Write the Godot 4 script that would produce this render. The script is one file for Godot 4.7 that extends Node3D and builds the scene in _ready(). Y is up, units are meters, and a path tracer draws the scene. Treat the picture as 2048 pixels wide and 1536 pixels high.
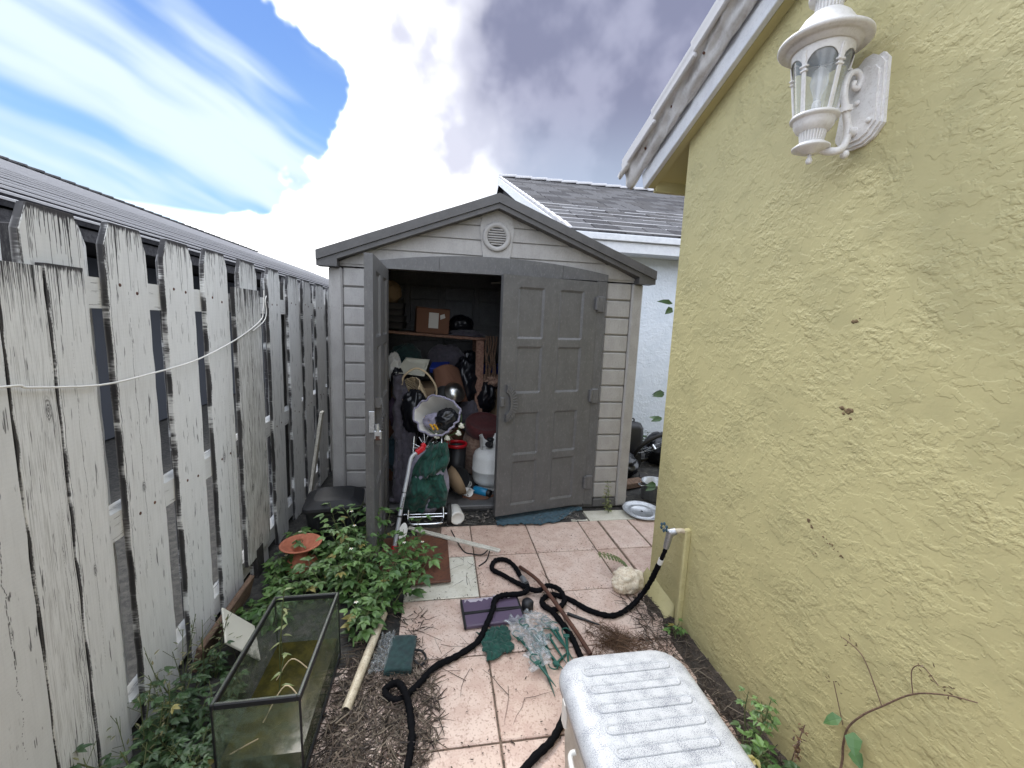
extends Node3D

# ---------------------------------------------------------------- mesh collector
class G:
	var st := SurfaceTool.new()
	var xf := Transform3D.IDENTITY
	var col := Color.WHITE
	var empty := true
	func _init():
		st.begin(Mesh.PRIMITIVE_TRIANGLES)
	func at(p: Vector3, b := Basis.IDENTITY):
		xf = Transform3D(b, p)
		return self
	func smooth(n: int):
		st.set_smooth_group(n if n >= 0 else 4294967295)
	func v(p: Vector3, uv := Vector2.ZERO):
		st.set_color(col)
		st.set_uv(uv)
		st.add_vertex(xf * p)
		empty = false
	# a, b, c run counter-clockwise seen from outside
	func tri(a, b, c, ua := Vector2.ZERO, ub := Vector2.ZERO, uc := Vector2.ZERO):
		v(a, ua); v(c, uc); v(b, ub)
	func quad(a, b, c, d, ua := Vector2(0, 0), ub := Vector2(1, 0), uc := Vector2(1, 1), ud := Vector2(0, 1)):
		tri(a, b, c, ua, ub, uc); tri(a, c, d, ua, uc, ud)
	# convex polygon whose winding is set from the centre of its solid
	func face(pts: Array, center: Vector3):
		var m := Vector3.ZERO
		for p in pts: m += p
		m /= pts.size()
		var n = (pts[1] - pts[0]).cross(pts[2] - pts[0])
		var flip = n.dot(m - center) < 0
		for i in range(1, pts.size() - 1):
			if flip: tri(pts[0], pts[i + 1], pts[i])
			else: tri(pts[0], pts[i], pts[i + 1])
	# chamfered box
	func box(c: Vector3, s: Vector3, bev := 0.0, b := Basis.IDENTITY):
		smooth(-1)
		var h = s * 0.5
		bev = min(bev, min(h.x, min(h.y, h.z)) * 0.95)
		if bev <= 0.0:
			var k = []
			for i in 8: k.append(c + b * Vector3(h.x if i & 1 else -h.x, h.y if i & 2 else -h.y, h.z if i & 4 else -h.z))
			for f in [[0, 1, 3, 2], [4, 5, 7, 6], [0, 1, 5, 4], [2, 3, 7, 6], [0, 2, 6, 4], [1, 3, 7, 5]]:
				face([k[f[0]], k[f[1]], k[f[2]], k[f[3]]], c)
			return self
		var V = func(ax: int, x: int, y: int, z: int) -> Vector3:
			var q = Vector3(x * (h.x - (0.0 if ax == 0 else bev)), y * (h.y - (0.0 if ax == 1 else bev)), z * (h.z - (0.0 if ax == 2 else bev)))
			return c + b * q
		for s1 in [-1, 1]:
			face([V.call(0, s1, -1, -1), V.call(0, s1, 1, -1), V.call(0, s1, 1, 1), V.call(0, s1, -1, 1)], c)
			face([V.call(1, -1, s1, -1), V.call(1, 1, s1, -1), V.call(1, 1, s1, 1), V.call(1, -1, s1, 1)], c)
			face([V.call(2, -1, -1, s1), V.call(2, 1, -1, s1), V.call(2, 1, 1, s1), V.call(2, -1, 1, s1)], c)
			for s2 in [-1, 1]:
				face([V.call(0, s1, s2, -1), V.call(0, s1, s2, 1), V.call(1, s1, s2, 1), V.call(1, s1, s2, -1)], c)
				face([V.call(0, s1, -1, s2), V.call(0, s1, 1, s2), V.call(2, s1, 1, s2), V.call(2, s1, -1, s2)], c)
				face([V.call(1, -1, s1, s2), V.call(1, 1, s1, s2), V.call(2, 1, s1, s2), V.call(2, -1, s1, s2)], c)
				for s3 in [-1, 1]:
					face([V.call(0, s1, s2, s3), V.call(1, s1, s2, s3), V.call(2, s1, s2, s3)], c)
		return self
	func tube(pts: Array, r, seg := 8, caps := true, g := 1):
		smooth(g)
		var n = pts.size()
		var t0 = (pts[1] - pts[0]).normalized()
		var u = t0.cross(Vector3.UP if abs(t0.y) < 0.9 else Vector3.RIGHT).normalized()
		var prev = []
		for i in n:
			var t = (pts[min(i + 1, n - 1)] - pts[max(i - 1, 0)]).normalized()
			u = (u - t * u.dot(t)).normalized()
			var w = t.cross(u)
			var rr = r[i] if r is Array else r
			var ring = []
			for k in seg:
				var a = TAU * k / seg
				ring.append(pts[i] + (u * cos(a) + w * sin(a)) * rr)
			if i > 0:
				for k in seg:
					var k2 = (k + 1) % seg
					quad(prev[k], prev[k2], ring[k2], ring[k])
			elif caps:
				smooth(-1)
				for k in range(1, seg - 1): tri(ring[0], ring[k + 1], ring[k])
				smooth(g)
			prev = ring
		if caps:
			smooth(-1)
			for k in range(1, seg - 1): tri(prev[0], prev[k], prev[k + 1])
		return self
	# profile of Vector2(radius, height), bottom to top
	func lathe(prof: Array, seg := 24, g := 1, a0 := 0.0, a1 := TAU):
		smooth(g)
		for k in seg:
			var p = a0 + (a1 - a0) * k / seg
			var q = a0 + (a1 - a0) * (k + 1) / seg
			for i in prof.size() - 1:
				var A = prof[i]
				var B = prof[i + 1]
				var pa = Vector3(A.x * cos(p), A.y, -A.x * sin(p))
				var qa = Vector3(A.x * cos(q), A.y, -A.x * sin(q))
				var pb = Vector3(B.x * cos(p), B.y, -B.x * sin(p))
				var qb = Vector3(B.x * cos(q), B.y, -B.x * sin(q))
				var ua = Vector2(float(k) / seg, float(i) / prof.size())
				if A.x > 1e-5: tri(pa, qa, qb, ua, ua, ua)
				if B.x > 1e-5: tri(pa, qb, pb, ua, ua, ua)
		return self
	# polygon in xy, extruded from z0 to z1
	func prism(poly: PackedVector2Array, z0: float, z1: float):
		smooth(-1)
		if Geometry2D.is_polygon_clockwise(poly): poly.reverse()
		var ix = Geometry2D.triangulate_polygon(poly)
		for i in range(0, ix.size(), 3):
			var a = poly[ix[i]]; var b = poly[ix[i + 1]]; var c = poly[ix[i + 2]]
			if (b - a).cross(c - a) < 0:
				var t = b; b = c; c = t
			tri(Vector3(a.x, a.y, z1), Vector3(b.x, b.y, z1), Vector3(c.x, c.y, z1))
			tri(Vector3(a.x, a.y, z0), Vector3(c.x, c.y, z0), Vector3(b.x, b.y, z0))
		var n = poly.size()
		for i in n:
			var p = poly[i]; var q = poly[(i + 1) % n]
			quad(Vector3(p.x, p.y, z0), Vector3(q.x, q.y, z0), Vector3(q.x, q.y, z1), Vector3(p.x, p.y, z1))
		return self
	# grid surface f(u, v) -> Vector3 with thickness
	func sheet(nu: int, nv: int, f: Callable, th := 0.0, g := 1):
		smooth(g)
		var P = []
		for j in nv + 1:
			var row = []
			for i in nu + 1: row.append(f.call(float(i) / nu, float(j) / nv))
			P.append(row)
		var N = []
		if th > 0.0:
			for j in nv + 1:
				var row = []
				for i in nu + 1:
					var du = P[j][min(i + 1, nu)] - P[j][max(i - 1, 0)]
					var dv = P[min(j + 1, nv)][i] - P[max(j - 1, 0)][i]
					row.append(du.cross(dv).normalized() * th)
				N.append(row)
		for j in nv:
			for i in nu:
				var ua = Vector2(float(i) / nu, float(j) / nv)
				var ub = Vector2(float(i + 1) / nu, float(j + 1) / nv)
				quad(P[j][i], P[j][i + 1], P[j + 1][i + 1], P[j + 1][i], ua, Vector2(ub.x, ua.y), ub, Vector2(ua.x, ub.y))
				if th > 0.0:
					quad(P[j][i] - N[j][i], P[j + 1][i] - N[j + 1][i], P[j + 1][i + 1] - N[j + 1][i + 1], P[j][i + 1] - N[j][i + 1], ua, Vector2(ua.x, ub.y), ub, Vector2(ub.x, ua.y))
		if th > 0.0:
			for i in nu:
				quad(P[0][i] - N[0][i], P[0][i + 1] - N[0][i + 1], P[0][i + 1], P[0][i])
				quad(P[nv][i], P[nv][i + 1], P[nv][i + 1] - N[nv][i + 1], P[nv][i] - N[nv][i])
			for j in nv:
				quad(P[j][0], P[j + 1][0], P[j + 1][0] - N[j + 1][0], P[j][0] - N[j][0])
				quad(P[j][nu] - N[j][nu], P[j + 1][nu] - N[j + 1][nu], P[j + 1][nu], P[j][nu])
		return self
	# noisy ball
	func ball(c: Vector3, r: Vector3, nz = null, amp := 0.0, freq := 1.0, nu := 20, nv := 12, floor_y = null):
		smooth(1)
		var f = func(u, v) -> Vector3:
			var a = TAU * u
			var b = PI * (v - 0.5)
			if u >= 1.0: a = 0.0
			var d = Vector3(cos(a) * cos(b), sin(b), -sin(a) * cos(b))
			if v <= 0.0: d = Vector3.DOWN
			if v >= 1.0: d = Vector3.UP
			var k = 1.0
			if nz != null: k += amp * nz.get_noise_3dv(d * freq + c * 7.0)
			var p = c + d * r * k
			if floor_y != null: p.y = max(p.y, floor_y)
			return p
		return sheet(nu, nv, f, 0.0, 1)
	# one pointed leaf: base, direction, upward hint
	func leaf(b: Vector3, d: Vector3, up: Vector3, ln: float, w: float, droop := 0.2, fold := 0.25, serr := 0.0):
		smooth(-1)
		d = d.normalized()
		var s = d.cross(up)
		if s.length() < 0.01: s = d.cross(Vector3.RIGHT)
		s = s.normalized()
		var n = s.cross(d)
		var T = [0.0, 0.3, 0.65, 1.0]
		var W = [0.12, 1.0, 0.72, 0.0]
		var cp = []; var lp = []; var rp = []
		for i in 4:
			var t = T[i]
			var c = b + d * ln * t - n * droop * ln * t * t
			cp.append(c)
			var hw = w * 0.5 * W[i]
			lp.append(c - s * hw + n * hw * fold)
			rp.append(c + s * hw + n * hw * fold)
		for i in 3:
			if i < 2:
				quad(cp[i], rp[i], rp[i + 1], cp[i + 1])
				quad(lp[i], cp[i], cp[i + 1], lp[i + 1])
			else:
				tri(cp[i], rp[i], cp[i + 1])
				tri(lp[i], cp[i], cp[i + 1])
		return self
	func mesh(m: Material) -> ArrayMesh:
		st.generate_normals()
		if m != null: st.set_material(m)
		return st.commit()

# ---------------------------------------------------------------- nodes
var M := {}
var names := {}
var rng := RandomNumberGenerator.new()

func rf(a: float, b: float) -> float:
	return rng.randf_range(a, b)

func take(parent: Node, nm: String) -> String:
	var key = str(parent.get_instance_id()) + "/" + nm
	var n = names.get(key, 0)
	names[key] = n + 1
	return nm if n == 0 else "%s_%03d" % [nm, n]

func hang(parent: Node, o: Node3D, nm: String):
	o.name = take(parent, nm)
	parent.add_child(o, true)
	return o

func tag(o: Node, label: String, cat: String, group := ""):
	o.set_meta("label", label)
	o.set_meta("category", cat)
	if group != "": o.set_meta("group", group)
	return o

func thing(nm: String, label: String, cat: String, group := "", pos := Vector3.ZERO, turn := 0.0) -> Node3D:
	var o := Node3D.new()
	hang(self, o, nm)
	o.position = pos
	o.rotation.y = turn
	tag(o, label, cat, group)
	return o

func part(parent: Node, nm: String, g: G, m: Material) -> MeshInstance3D:
	var o := MeshInstance3D.new()
	o.mesh = g.mesh(m)
	hang(parent, o, nm)
	return o

func piece(parent: Node, nm: String, mesh: Mesh, t := Transform3D.IDENTITY, m: Material = null) -> MeshInstance3D:
	var o := MeshInstance3D.new()
	o.mesh = mesh
	if m != null: o.material_override = m
	hang(parent, o, nm)
	o.transform = t
	return o

func solo(nm: String, g: G, m: Material, label: String, cat: String, group := "") -> MeshInstance3D:
	var o = part(self, nm, g, m)
	tag(o, label, cat, group)
	return o

func structure(nm: String, g: G, m: Material) -> MeshInstance3D:
	var o = part(self, nm, g, m)
	o.set_meta("kind", "structure")
	return o

func stuff(parent: Node, nm: String, g: G, m: Material, label := "", cat := "") -> MeshInstance3D:
	var o = part(parent, nm, g, m)
	o.set_meta("kind", "stuff")
	if label != "": o.set_meta("label", label)
	if cat != "": o.set_meta("category", cat)
	return o

# smooth path through points
func spline(p: Array, n := 6) -> Array:
	var out = []
	for i in p.size() - 1:
		var a = p[max(i - 1, 0)]; var b = p[i]; var c = p[i + 1]; var d = p[min(i + 2, p.size() - 1)]
		for k in n: out.append(b.cubic_interpolate(c, a, d, float(k) / n))
	out.append(p[-1])
	return out

func noise(sd: int, freq: float, oct := 3, type := FastNoiseLite.TYPE_SIMPLEX_SMOOTH) -> FastNoiseLite:
	var n := FastNoiseLite.new()
	n.seed = sd; n.frequency = freq; n.noise_type = type
	n.fractal_octaves = oct
	n.fractal_type = FastNoiseLite.FRACTAL_FBM if oct > 1 else FastNoiseLite.FRACTAL_NONE
	return n

func tile_noise(w: int, h: int, sd: int, freq: float, oct := 3, type := FastNoiseLite.TYPE_SIMPLEX_SMOOTH, warp := 0.0) -> PackedByteArray:
	var n = noise(sd, freq, oct, type)
	if warp > 0.0:
		n.domain_warp_enabled = true
		n.domain_warp_amplitude = warp
		n.domain_warp_frequency = freq * 1.4
	var im = n.get_seamless_image(w, h, false, false, 0.12)
	return im.get_data()

func texture(w: int, h: int, f: Callable) -> ImageTexture:
	var b := PackedByteArray()
	b.resize(w * h * 3)
	var k := 0
	for y in h:
		for x in w:
			var c: Color = f.call(x, y)
			b[k] = clampi(int(c.r * 255.0), 0, 255)
			b[k + 1] = clampi(int(c.g * 255.0), 0, 255)
			b[k + 2] = clampi(int(c.b * 255.0), 0, 255)
			k += 3
	return ImageTexture.create_from_image(Image.create_from_data(w, h, false, Image.FORMAT_RGB8, b))

func grey(w: int, h: int, f: Callable) -> ImageTexture:
	var b := PackedByteArray()
	b.resize(w * h)
	var k := 0
	for y in h:
		for x in w:
			b[k] = clampi(int(f.call(x, y) * 255.0), 0, 255)
			k += 1
	return ImageTexture.create_from_image(Image.create_from_data(w, h, false, Image.FORMAT_L8, b))

func mat(c: Color, rough := 0.7, metal := 0.0) -> StandardMaterial3D:
	var m := StandardMaterial3D.new()
	m.albedo_color = c
	m.roughness = rough
	m.metallic = metal
	m.cull_mode = BaseMaterial3D.CULL_DISABLED
	return m

func tri_map(m: StandardMaterial3D, tex: Texture2D, scale: Vector3, world := false, bump: Texture2D = null, cm := 0.1):
	m.albedo_texture = tex
	m.uv1_triplanar = true
	m.uv1_world_triplanar = world
	m.uv1_scale = scale
	if bump != null:
		m.heightmap_enabled = true
		m.heightmap_texture = bump
		m.heightmap_scale = cm
	return m

func rgb(r: int, g: int, b: int) -> Color:
	return Color(r / 255.0, g / 255.0, b / 255.0)

func sstep(a: float, b: float, x: float) -> float:
	var t = clampf((x - a) / (b - a), 0.0, 1.0)
	return t * t * (3.0 - 2.0 * t)

# ---------------------------------------------------------------- camera, sky, sun
func make_camera_and_light():
	var cam := Camera3D.new()
	cam.name = "camera"
	cam.fov = 83.98
	cam.near = 0.05
	cam.far = 500.0
	cam.position = Vector3(0, 1.5, 0)
	cam.basis = Basis.from_euler(Vector3(deg_to_rad(-8.25), deg_to_rad(-9.75), deg_to_rad(2.32)))
	add_child(cam)
	var sun := DirectionalLight3D.new()
	sun.name = "sun"
	sun.light_color = Color(1.0, 0.99, 0.97)
	sun.light_energy = 0.5
	sun.light_angular_distance = 14.0
	sun.shadow_enabled = true
	var el = deg_to_rad(52.0)
	var az = deg_to_rad(-16.0)
	var d = Vector3(sin(az) * cos(el), sin(el), -cos(az) * cos(el))
	sun.look_at_from_position(d * 20.0, Vector3.ZERO)
	add_child(sun)
	var env := Environment.new()
	env.background_mode = Environment.BG_SKY
	env.tonemap_mode = Environment.TONE_MAPPER_LINEAR
	env.tonemap_exposure = 1.8
	env.sdfgi_enabled = true
	env.ssao_enabled = true
	env.ssil_enabled = true
	var sky := Sky.new()
	var pm := PanoramaSkyMaterial.new()
	pm.panorama = sky_image()
	sky.sky_material = pm
	env.sky = sky
	var we := WorldEnvironment.new()
	we.name = "world_environment"
	we.environment = env
	add_child(we)

func edge_at(tab: Array, el: float) -> float:
	if el <= tab[0][0]: return tab[0][1]
	for i in tab.size() - 1:
		if el < tab[i + 1][0]:
			return lerpf(tab[i][1], tab[i + 1][1], (el - tab[i][0]) / (tab[i + 1][0] - tab[i][0]))
	return tab[-1][1]

# air and clouds over every direction: a big backlit cumulus ahead, thin streaks in the blue to its left, broken cloud out of view made bright to light the yard
func sky_image() -> ImageTexture:
	var w := 2048
	var h := 1024
	var im := Image.create(w, h, false, Image.FORMAT_RGBF)
	var big = noise(11, 1.6, 4)
	var puff = noise(23, 5.0, 6)
	var curd = noise(29, 14.0, 4)
	var wisp = noise(31, 1.0, 4)
	var shade = noise(47, 2.2, 4)
	# azimuth of the big cloud's left edge at each elevation
	var bound = [[0.0, -40.0], [9.0, -30.0], [12.0, -19.0], [13.7, -16.6], [17.0, -15.0], [19.1, -14.2], [22.0, -12.2], [24.7, -10.8], [26.5, -13.5], [29.5, -19.0], [36.0, -27.0], [50.0, -45.0], [70.0, -70.0]]
	var top = Color(0.125, 0.235, 0.52)
	var low = Color(0.22, 0.40, 0.62)
	var half = int(h * 0.53)
	for y in h:
		var el = 90.0 - 180.0 * (y + 0.5) / h
		if y > half:
			for x in w: im.set_pixel(x, y, Color(0.30, 0.28, 0.25))
			continue
		var ce = cos(deg_to_rad(el))
		var se = sin(deg_to_rad(el))
		var eb = edge_at(bound, el)
		var air = low.lerp(top, sstep(8.0, 30.0, el))
		for x in w:
			var az = wrapf(360.0 * (x + 0.5) / w, -180.0, 180.0)
			var ar = deg_to_rad(az)
			var d = Vector3(sin(ar) * ce, se, -cos(ar) * ce)
			var far = maxf(sstep(45.0, 75.0, absf(az)), sstep(36.0, 50.0, el))
			var n1 = big.get_noise_3dv(d)
			var n2 = puff.get_noise_3dv(d)
			var n3 = curd.get_noise_3dv(d)
			var c = air
			if far < 1.0:
				# veils and streaks of high cloud drawn out through the blue
				var wa = az + 9.0 * n1
				var q = el + 0.33 * wa
				var s = wisp.get_noise_3d(wa * 0.022, q * 0.13, 3.0) + 0.22 * wisp.get_noise_3d(wa * 0.05 + 40.0, q * 0.5, 9.0) + 0.12 * n2
				s += 0.42 * sstep(9.0, 0.0, absf(el + 0.33 * az - 9.5)) + 0.22 * sstep(-26.0, -40.0, az) - 0.16
				c = c.lerp(Color(0.50, 0.585, 0.63), sstep(-0.25, 0.62, s) * 0.92)
				# heaped cloud low over the horizon
				c = c.lerp(Color(1.0, 1.0, 1.0), sstep(-0.4, 0.9, 10.2 + n2 * 6.0 + n3 * 2.5 + n1 * 6.0 - el - 0.05 * (az + 25.0)))
			var field = sstep(-0.42, -0.10, n1 + n2 * 0.3)
			var inside = az - eb + n2 * 5.5 + n3 * 3.2 + n1 * 2.0
			var cover = lerpf(sstep(-0.3, 1.1, inside), field, far)
			if cover <= 0.0:
				im.set_pixel(x, y, c)
				continue
			var sh = shade.get_noise_3dv(d)
			# thick grey body to the right and along the top, sunlit thin cloud to the left
			var th = (az - 3.0) * 0.11 + (el - 22.0) * 0.045 + sh * 0.55 - n2 * 0.75 - n3 * 0.25
			var thick = sstep(-0.55, 0.85, th) * sstep(2.0, 10.0, el + sh * 5.0)
			var lit = Color(1.35, 1.35, 1.36).lerp(Color(0.44, 0.45, 0.53), sstep(-0.5, 0.3, n2 * 0.9 + sh * 0.7 + n3 * 0.2) * sstep(-14.0, -6.0, az))
			var g = Color(0.155, 0.166, 0.245).lerp(Color(0.25, 0.26, 0.35), sstep(-0.3, 0.4, n2 + 0.6 * n1 + 0.3 * n3))
			g = g.lerp(Color(0.30, 0.36, 0.46), sstep(27.0, 14.0, el) * 0.8)
			var over = Color(1.66, 1.78, 1.98).lerp(Color(0.90, 0.97, 1.12), sstep(0.0, 0.4, sh + n2 * 0.4))  # unseen cloud overhead and behind, brightness shaped to light the yard
			c = c.lerp(lit.lerp(g, thick).lerp(over, far), cover)
			im.set_pixel(x, y, c)
	return ImageTexture.create_from_image(im)

# ---------------------------------------------------------------- materials
func plank_texture(sd: int, worn: float, kn: int) -> ImageTexture:
	var r := RandomNumberGenerator.new()
	r.seed = sd
	var w := 176
	var h := 1024
	var fine = noise(sd, 0.5, 2)
	var blot = noise(sd + 1, 0.02, 4)
	var streak = noise(sd + 2, 0.09, 3)
	var cr = []
	for i in 2 + int(worn * 9):
		cr.append([r.randf() * w, r.randf_range(-0.2, 0.8) * h, r.randf_range(0.3, 0.9) * h, r.randf_range(0.55, 1.15), r.randf() * 100.0])
	var knots = []
	for i in kn: knots.append([r.randf_range(0.2, 0.8) * w, r.randf_range(0.05, 0.9) * h, r.randf_range(7, 13)])
	var tone = r.randf_range(-0.015, 0.02)
	return texture(w, h, func(x, y) -> Color:
		var u = float(x) / w
		var band = sin(y * 0.9 + blot.get_noise_2d(x * 0.6, y) * 5.0)
		var p = 0.81 + tone + 0.02 * blot.get_noise_2d(x * 2.0, y * 0.6) + 0.018 * fine.get_noise_2d(x, y) + 0.004 * band
		var c = Color(p * 0.995, p * 0.995, p * 0.985)
		var gr = streak.get_noise_2d(x * 4.5, y * 0.09)
		c = c.lerp(Color(0.46, 0.45, 0.43), sstep(0.16, 0.62, gr + worn * 0.36 + 0.25 * blot.get_noise_2d(x, y * 0.5)) * minf(0.9, 0.06 + 1.2 * worn))
		var black = 0.0
		for q in cr:
			var t = (y - q[1]) / q[2]
			if t > 0.0 and t < 1.0:
				var cx = q[0] + 7.0 * blot.get_noise_2d(q[4], y * 0.7) + 1.5 * streak.get_noise_2d(q[4], y * 0.5)
				var wd = q[3] * sin(t * PI) * (0.8 + 0.5 * streak.get_noise_2d(q[4] + 9.0, y * 0.12))
				black = maxf(black, 1.0 - sstep(wd * 0.6, wd * 1.5, absf(x - cx)))
		for q in knots:
			var dx = (x - q[0]) / q[2]
			var dy = (y - q[1]) / (q[2] * 1.25)
			var rr = sqrt(dx * dx + dy * dy) + 0.25 * streak.get_noise_2d(x * 0.8, y * 0.8)
			if rr < 1.6: black = maxf(black, (0.5 + 0.5 * sin(rr * 15.0)) * (1.0 - sstep(0.6, 1.6, rr)) * 0.75)
		# bare dark wood at the edges and running down from the top
		var e = 0.6 * streak.get_noise_2d(x * 1.4 + 300.0, y * 0.10) + 0.8 * blot.get_noise_2d(x * 0.3, y * 0.5) + 0.25 * fine.get_noise_2d(x * 0.5, y * 0.4)
		black = maxf(black, sstep(0.0, 0.025, 0.028 + e * 0.055 - u))
		black = maxf(black, sstep(0.0, 0.03, 0.006 + e * 0.035 - (1.0 - u)))
		var drip = streak.get_noise_2d(x * 3.2, 77.0) + 0.5 * streak.get_noise_2d(x * 1.1, 177.0)
		black = maxf(black, sstep(0.0, 6.0, 9.0 + (maxf(0.0, drip) * maxf(0.0, drip) * 210.0 if worn < 0.3 else drip * (62.0 + 150.0 * worn)) - y + 8.0 * e))
		black = maxf(black, sstep(0.40, 0.5, blot.get_noise_2d(x * 2.2, y * 0.5 + 900.0) + worn * 0.16) * sstep(0.0, 0.3, gr) * 0.9)
		return c.lerp(Color(0.15, 0.145, 0.15).lerp(Color(0.27, 0.26, 0.26), clampf(gr + 0.4, 0.0, 1.0)), clampf(black, 0.0, 1.0)))

func mottle(w: int, sd: int, a: Color, b: Color, spots: Color, amt: float, f1 := 0.02, f2 := 0.2) -> ImageTexture:
	var n1 = tile_noise(w, w, sd, f1, 4)
	var n2 = tile_noise(w, w, sd + 1, f2, 2)
	var n3 = tile_noise(w, w, sd + 2, f2 * 0.45, 3)
	return texture(w, w, func(x, y) -> Color:
		var i = y * w + x
		var p = n1[i] / 255.0
		var q = n2[i] / 255.0
		var s = n3[i] / 255.0
		var c = a.lerp(b, sstep(0.3, 0.72, p * 0.65 + q * 0.35))
		return c.lerp(spots, sstep(0.58, 0.78, s * 0.6 + q * 0.45) * amt))

func make_materials():
	# stucco dragged flat with a trowel: ledges that start and die away, dense in places and sparse in others
	var sw := 1400
	var a1 = tile_noise(sw, sw, 5, 0.0125, 5, FastNoiseLite.TYPE_SIMPLEX_SMOOTH, 30.0)
	var a2 = tile_noise(sw, sw, 6, 0.0045, 3)
	var a3 = tile_noise(sw, sw, 7, 0.09, 3)
	var a4 = tile_noise(sw, sw, 8, 0.031, 4, FastNoiseLite.TYPE_SIMPLEX_SMOOTH, 17.0)
	var a5 = tile_noise(sw, sw, 9, 0.068, 3, FastNoiseLite.TYPE_SIMPLEX_SMOOTH, 8.0)
	var a6 = tile_noise(sw, sw, 12, 0.007, 2)
	var led = func(n: float, at: float, w: float) -> float: return sstep(at - w, at + w, n)
	var stucco_h = grey(sw, sw, func(x, y) -> float:
		var i = y * sw + x
		var n1 = a1[i] / 255.0
		var n4 = a4[i] / 255.0
		var n5 = a5[i] / 255.0
		var m1 = sstep(0.34, 0.62, a2[i] / 255.0)
		var m2 = sstep(0.30, 0.60, a6[i] / 255.0)
		var h = 0.22 * m2 * led.call(n1, 0.47, 0.012) + 0.22 * (1.0 - 0.7 * m2) * led.call(n1, 0.58, 0.012)
		h += 0.20 * m1 * led.call(n4, 0.50, 0.025) + 0.15 * (0.25 + 0.75 * m2) * led.call(n4, 0.62, 0.025)
		h += 0.13 * m1 * m2 * led.call(n5, 0.52, 0.05)
		return h + 0.05 * a3[i] / 255.0 + 0.05 * n5)
	var stain = tile_noise(512, 512, 9, 0.012, 4)
	var stain2 = tile_noise(512, 512, 10, 0.15, 3)
	var wall_c = func(base: Color, dirty: Color) -> ImageTexture:
		return texture(512, 512, func(x, y) -> Color:
			var i = y * 512 + x
			var c = base.lerp(dirty, sstep(0.45, 0.9, stain[i] / 255.0) * 0.5)
			return c.lerp(dirty, sstep(0.62, 0.8, stain2[i] / 255.0) * 0.18))
	M.stucco = tri_map(mat(Color.WHITE, 0.62), wall_c.call(rgb(181, 171, 124), rgb(164, 155, 112)), Vector3(0.66, 0.66, 0.56), true, stucco_h, 0.42)
	# colour and relief share one scale: 2 m per repeat
	M.white_stucco = tri_map(mat(Color.WHITE, 0.8), wall_c.call(rgb(214, 220, 228), rgb(198, 206, 215)), Vector3(0.5, 0.5, 0.5), true, stucco_h, 0.6)
	M.plank = []
	for k in 5:
		var m = mat(Color.WHITE, 0.75)
		m.albedo_texture = plank_texture(100 + k * 7, [0.05, 0.1, 0.16, 0.0, 0.12][k], [0, 1, 0, 0, 1][k])
		M.plank.append(m)
	M.plank_worn = []
	for k in 3:
		var m = mat(Color.WHITE, 0.8)
		m.albedo_texture = plank_texture(300 + k * 7, [0.55, 0.35, 0.8][k], [2, 1, 3][k])
		M.plank_worn.append(m)
	M.rail = mat(Color.WHITE, 0.8)
	M.rail.albedo_texture = M.plank[3].albedo_texture
	M.black_wood = tri_map(mat(Color.WHITE, 0.9), mottle(256, 61, rgb(58, 55, 54), rgb(34, 32, 33), rgb(120, 118, 114), 0.35, 0.03, 0.2), Vector3(9, 2, 9), true)
	M.tile = []
	for k in 3:
		var m = mat(Color.WHITE, 0.42)
		m.albedo_texture = mottle(384, 71 + k * 5, [rgb(203, 180, 165), rgb(197, 173, 157), rgb(207, 186, 172)][k], [rgb(187, 160, 145), rgb(183, 155, 140), rgb(193, 167, 152)][k], rgb(146, 118, 104), 0.6, 0.012, 0.13)
		M.tile.append(m)
	M.pale_tile = mat(Color.WHITE, 0.4)
	M.pale_tile.albedo_texture = mottle(256, 91, rgb(206, 202, 188), rgb(194, 189, 173), rgb(168, 160, 142), 0.3)
	M.grout = tri_map(mat(Color.WHITE, 0.95), mottle(256, 95, rgb(122, 104, 90), rgb(92, 78, 66), rgb(58, 50, 44), 0.5, 0.03, 0.2), Vector3(2.5, 2.5, 2.5), true)
	var dirt = tile_noise(512, 512, 96, 0.09, 4)
	M.soil = tri_map(mat(Color.WHITE, 0.95), mottle(512, 97, rgb(72, 63, 54), rgb(50, 44, 39), rgb(104, 94, 82), 0.45, 0.02, 0.18), Vector3(1.6, 1.6, 1.6), true, grey(512, 512, func(x, y) -> float: return dirt[y * 512 + x] / 255.0), 1.2)
	M.dark_soil = tri_map(mat(Color.WHITE, 0.9), mottle(256, 98, rgb(64, 62, 58), rgb(38, 37, 36), rgb(104, 100, 92), 0.45, 0.03, 0.2), Vector3(2.2, 2.2, 2.2), true)
	# moulded grain of the plastic
	var gn = noise(203, 0.05, 4)
	var grain = grey(256, 256, func(x, y) -> float: return 0.5 + 0.5 * gn.get_noise_2d(x * 4.0, y * 0.5))
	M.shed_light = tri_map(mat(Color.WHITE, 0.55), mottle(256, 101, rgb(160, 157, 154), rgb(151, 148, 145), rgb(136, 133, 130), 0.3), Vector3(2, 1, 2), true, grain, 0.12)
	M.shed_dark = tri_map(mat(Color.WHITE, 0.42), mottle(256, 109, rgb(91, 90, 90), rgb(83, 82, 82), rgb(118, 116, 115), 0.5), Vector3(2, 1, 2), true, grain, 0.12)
	M.shed_roof = tri_map(mat(Color.WHITE, 0.5), mottle(256, 113, rgb(82, 80, 79), rgb(75, 73, 72), rgb(94, 92, 91), 0.3), Vector3(1.5, 1.5, 1.5), true, grain, 0.12)
	M.shaded_wall = mat(rgb(66, 68, 74), 0.9)  # invented tone, dark to carry the shade seen through the fence gaps
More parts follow.
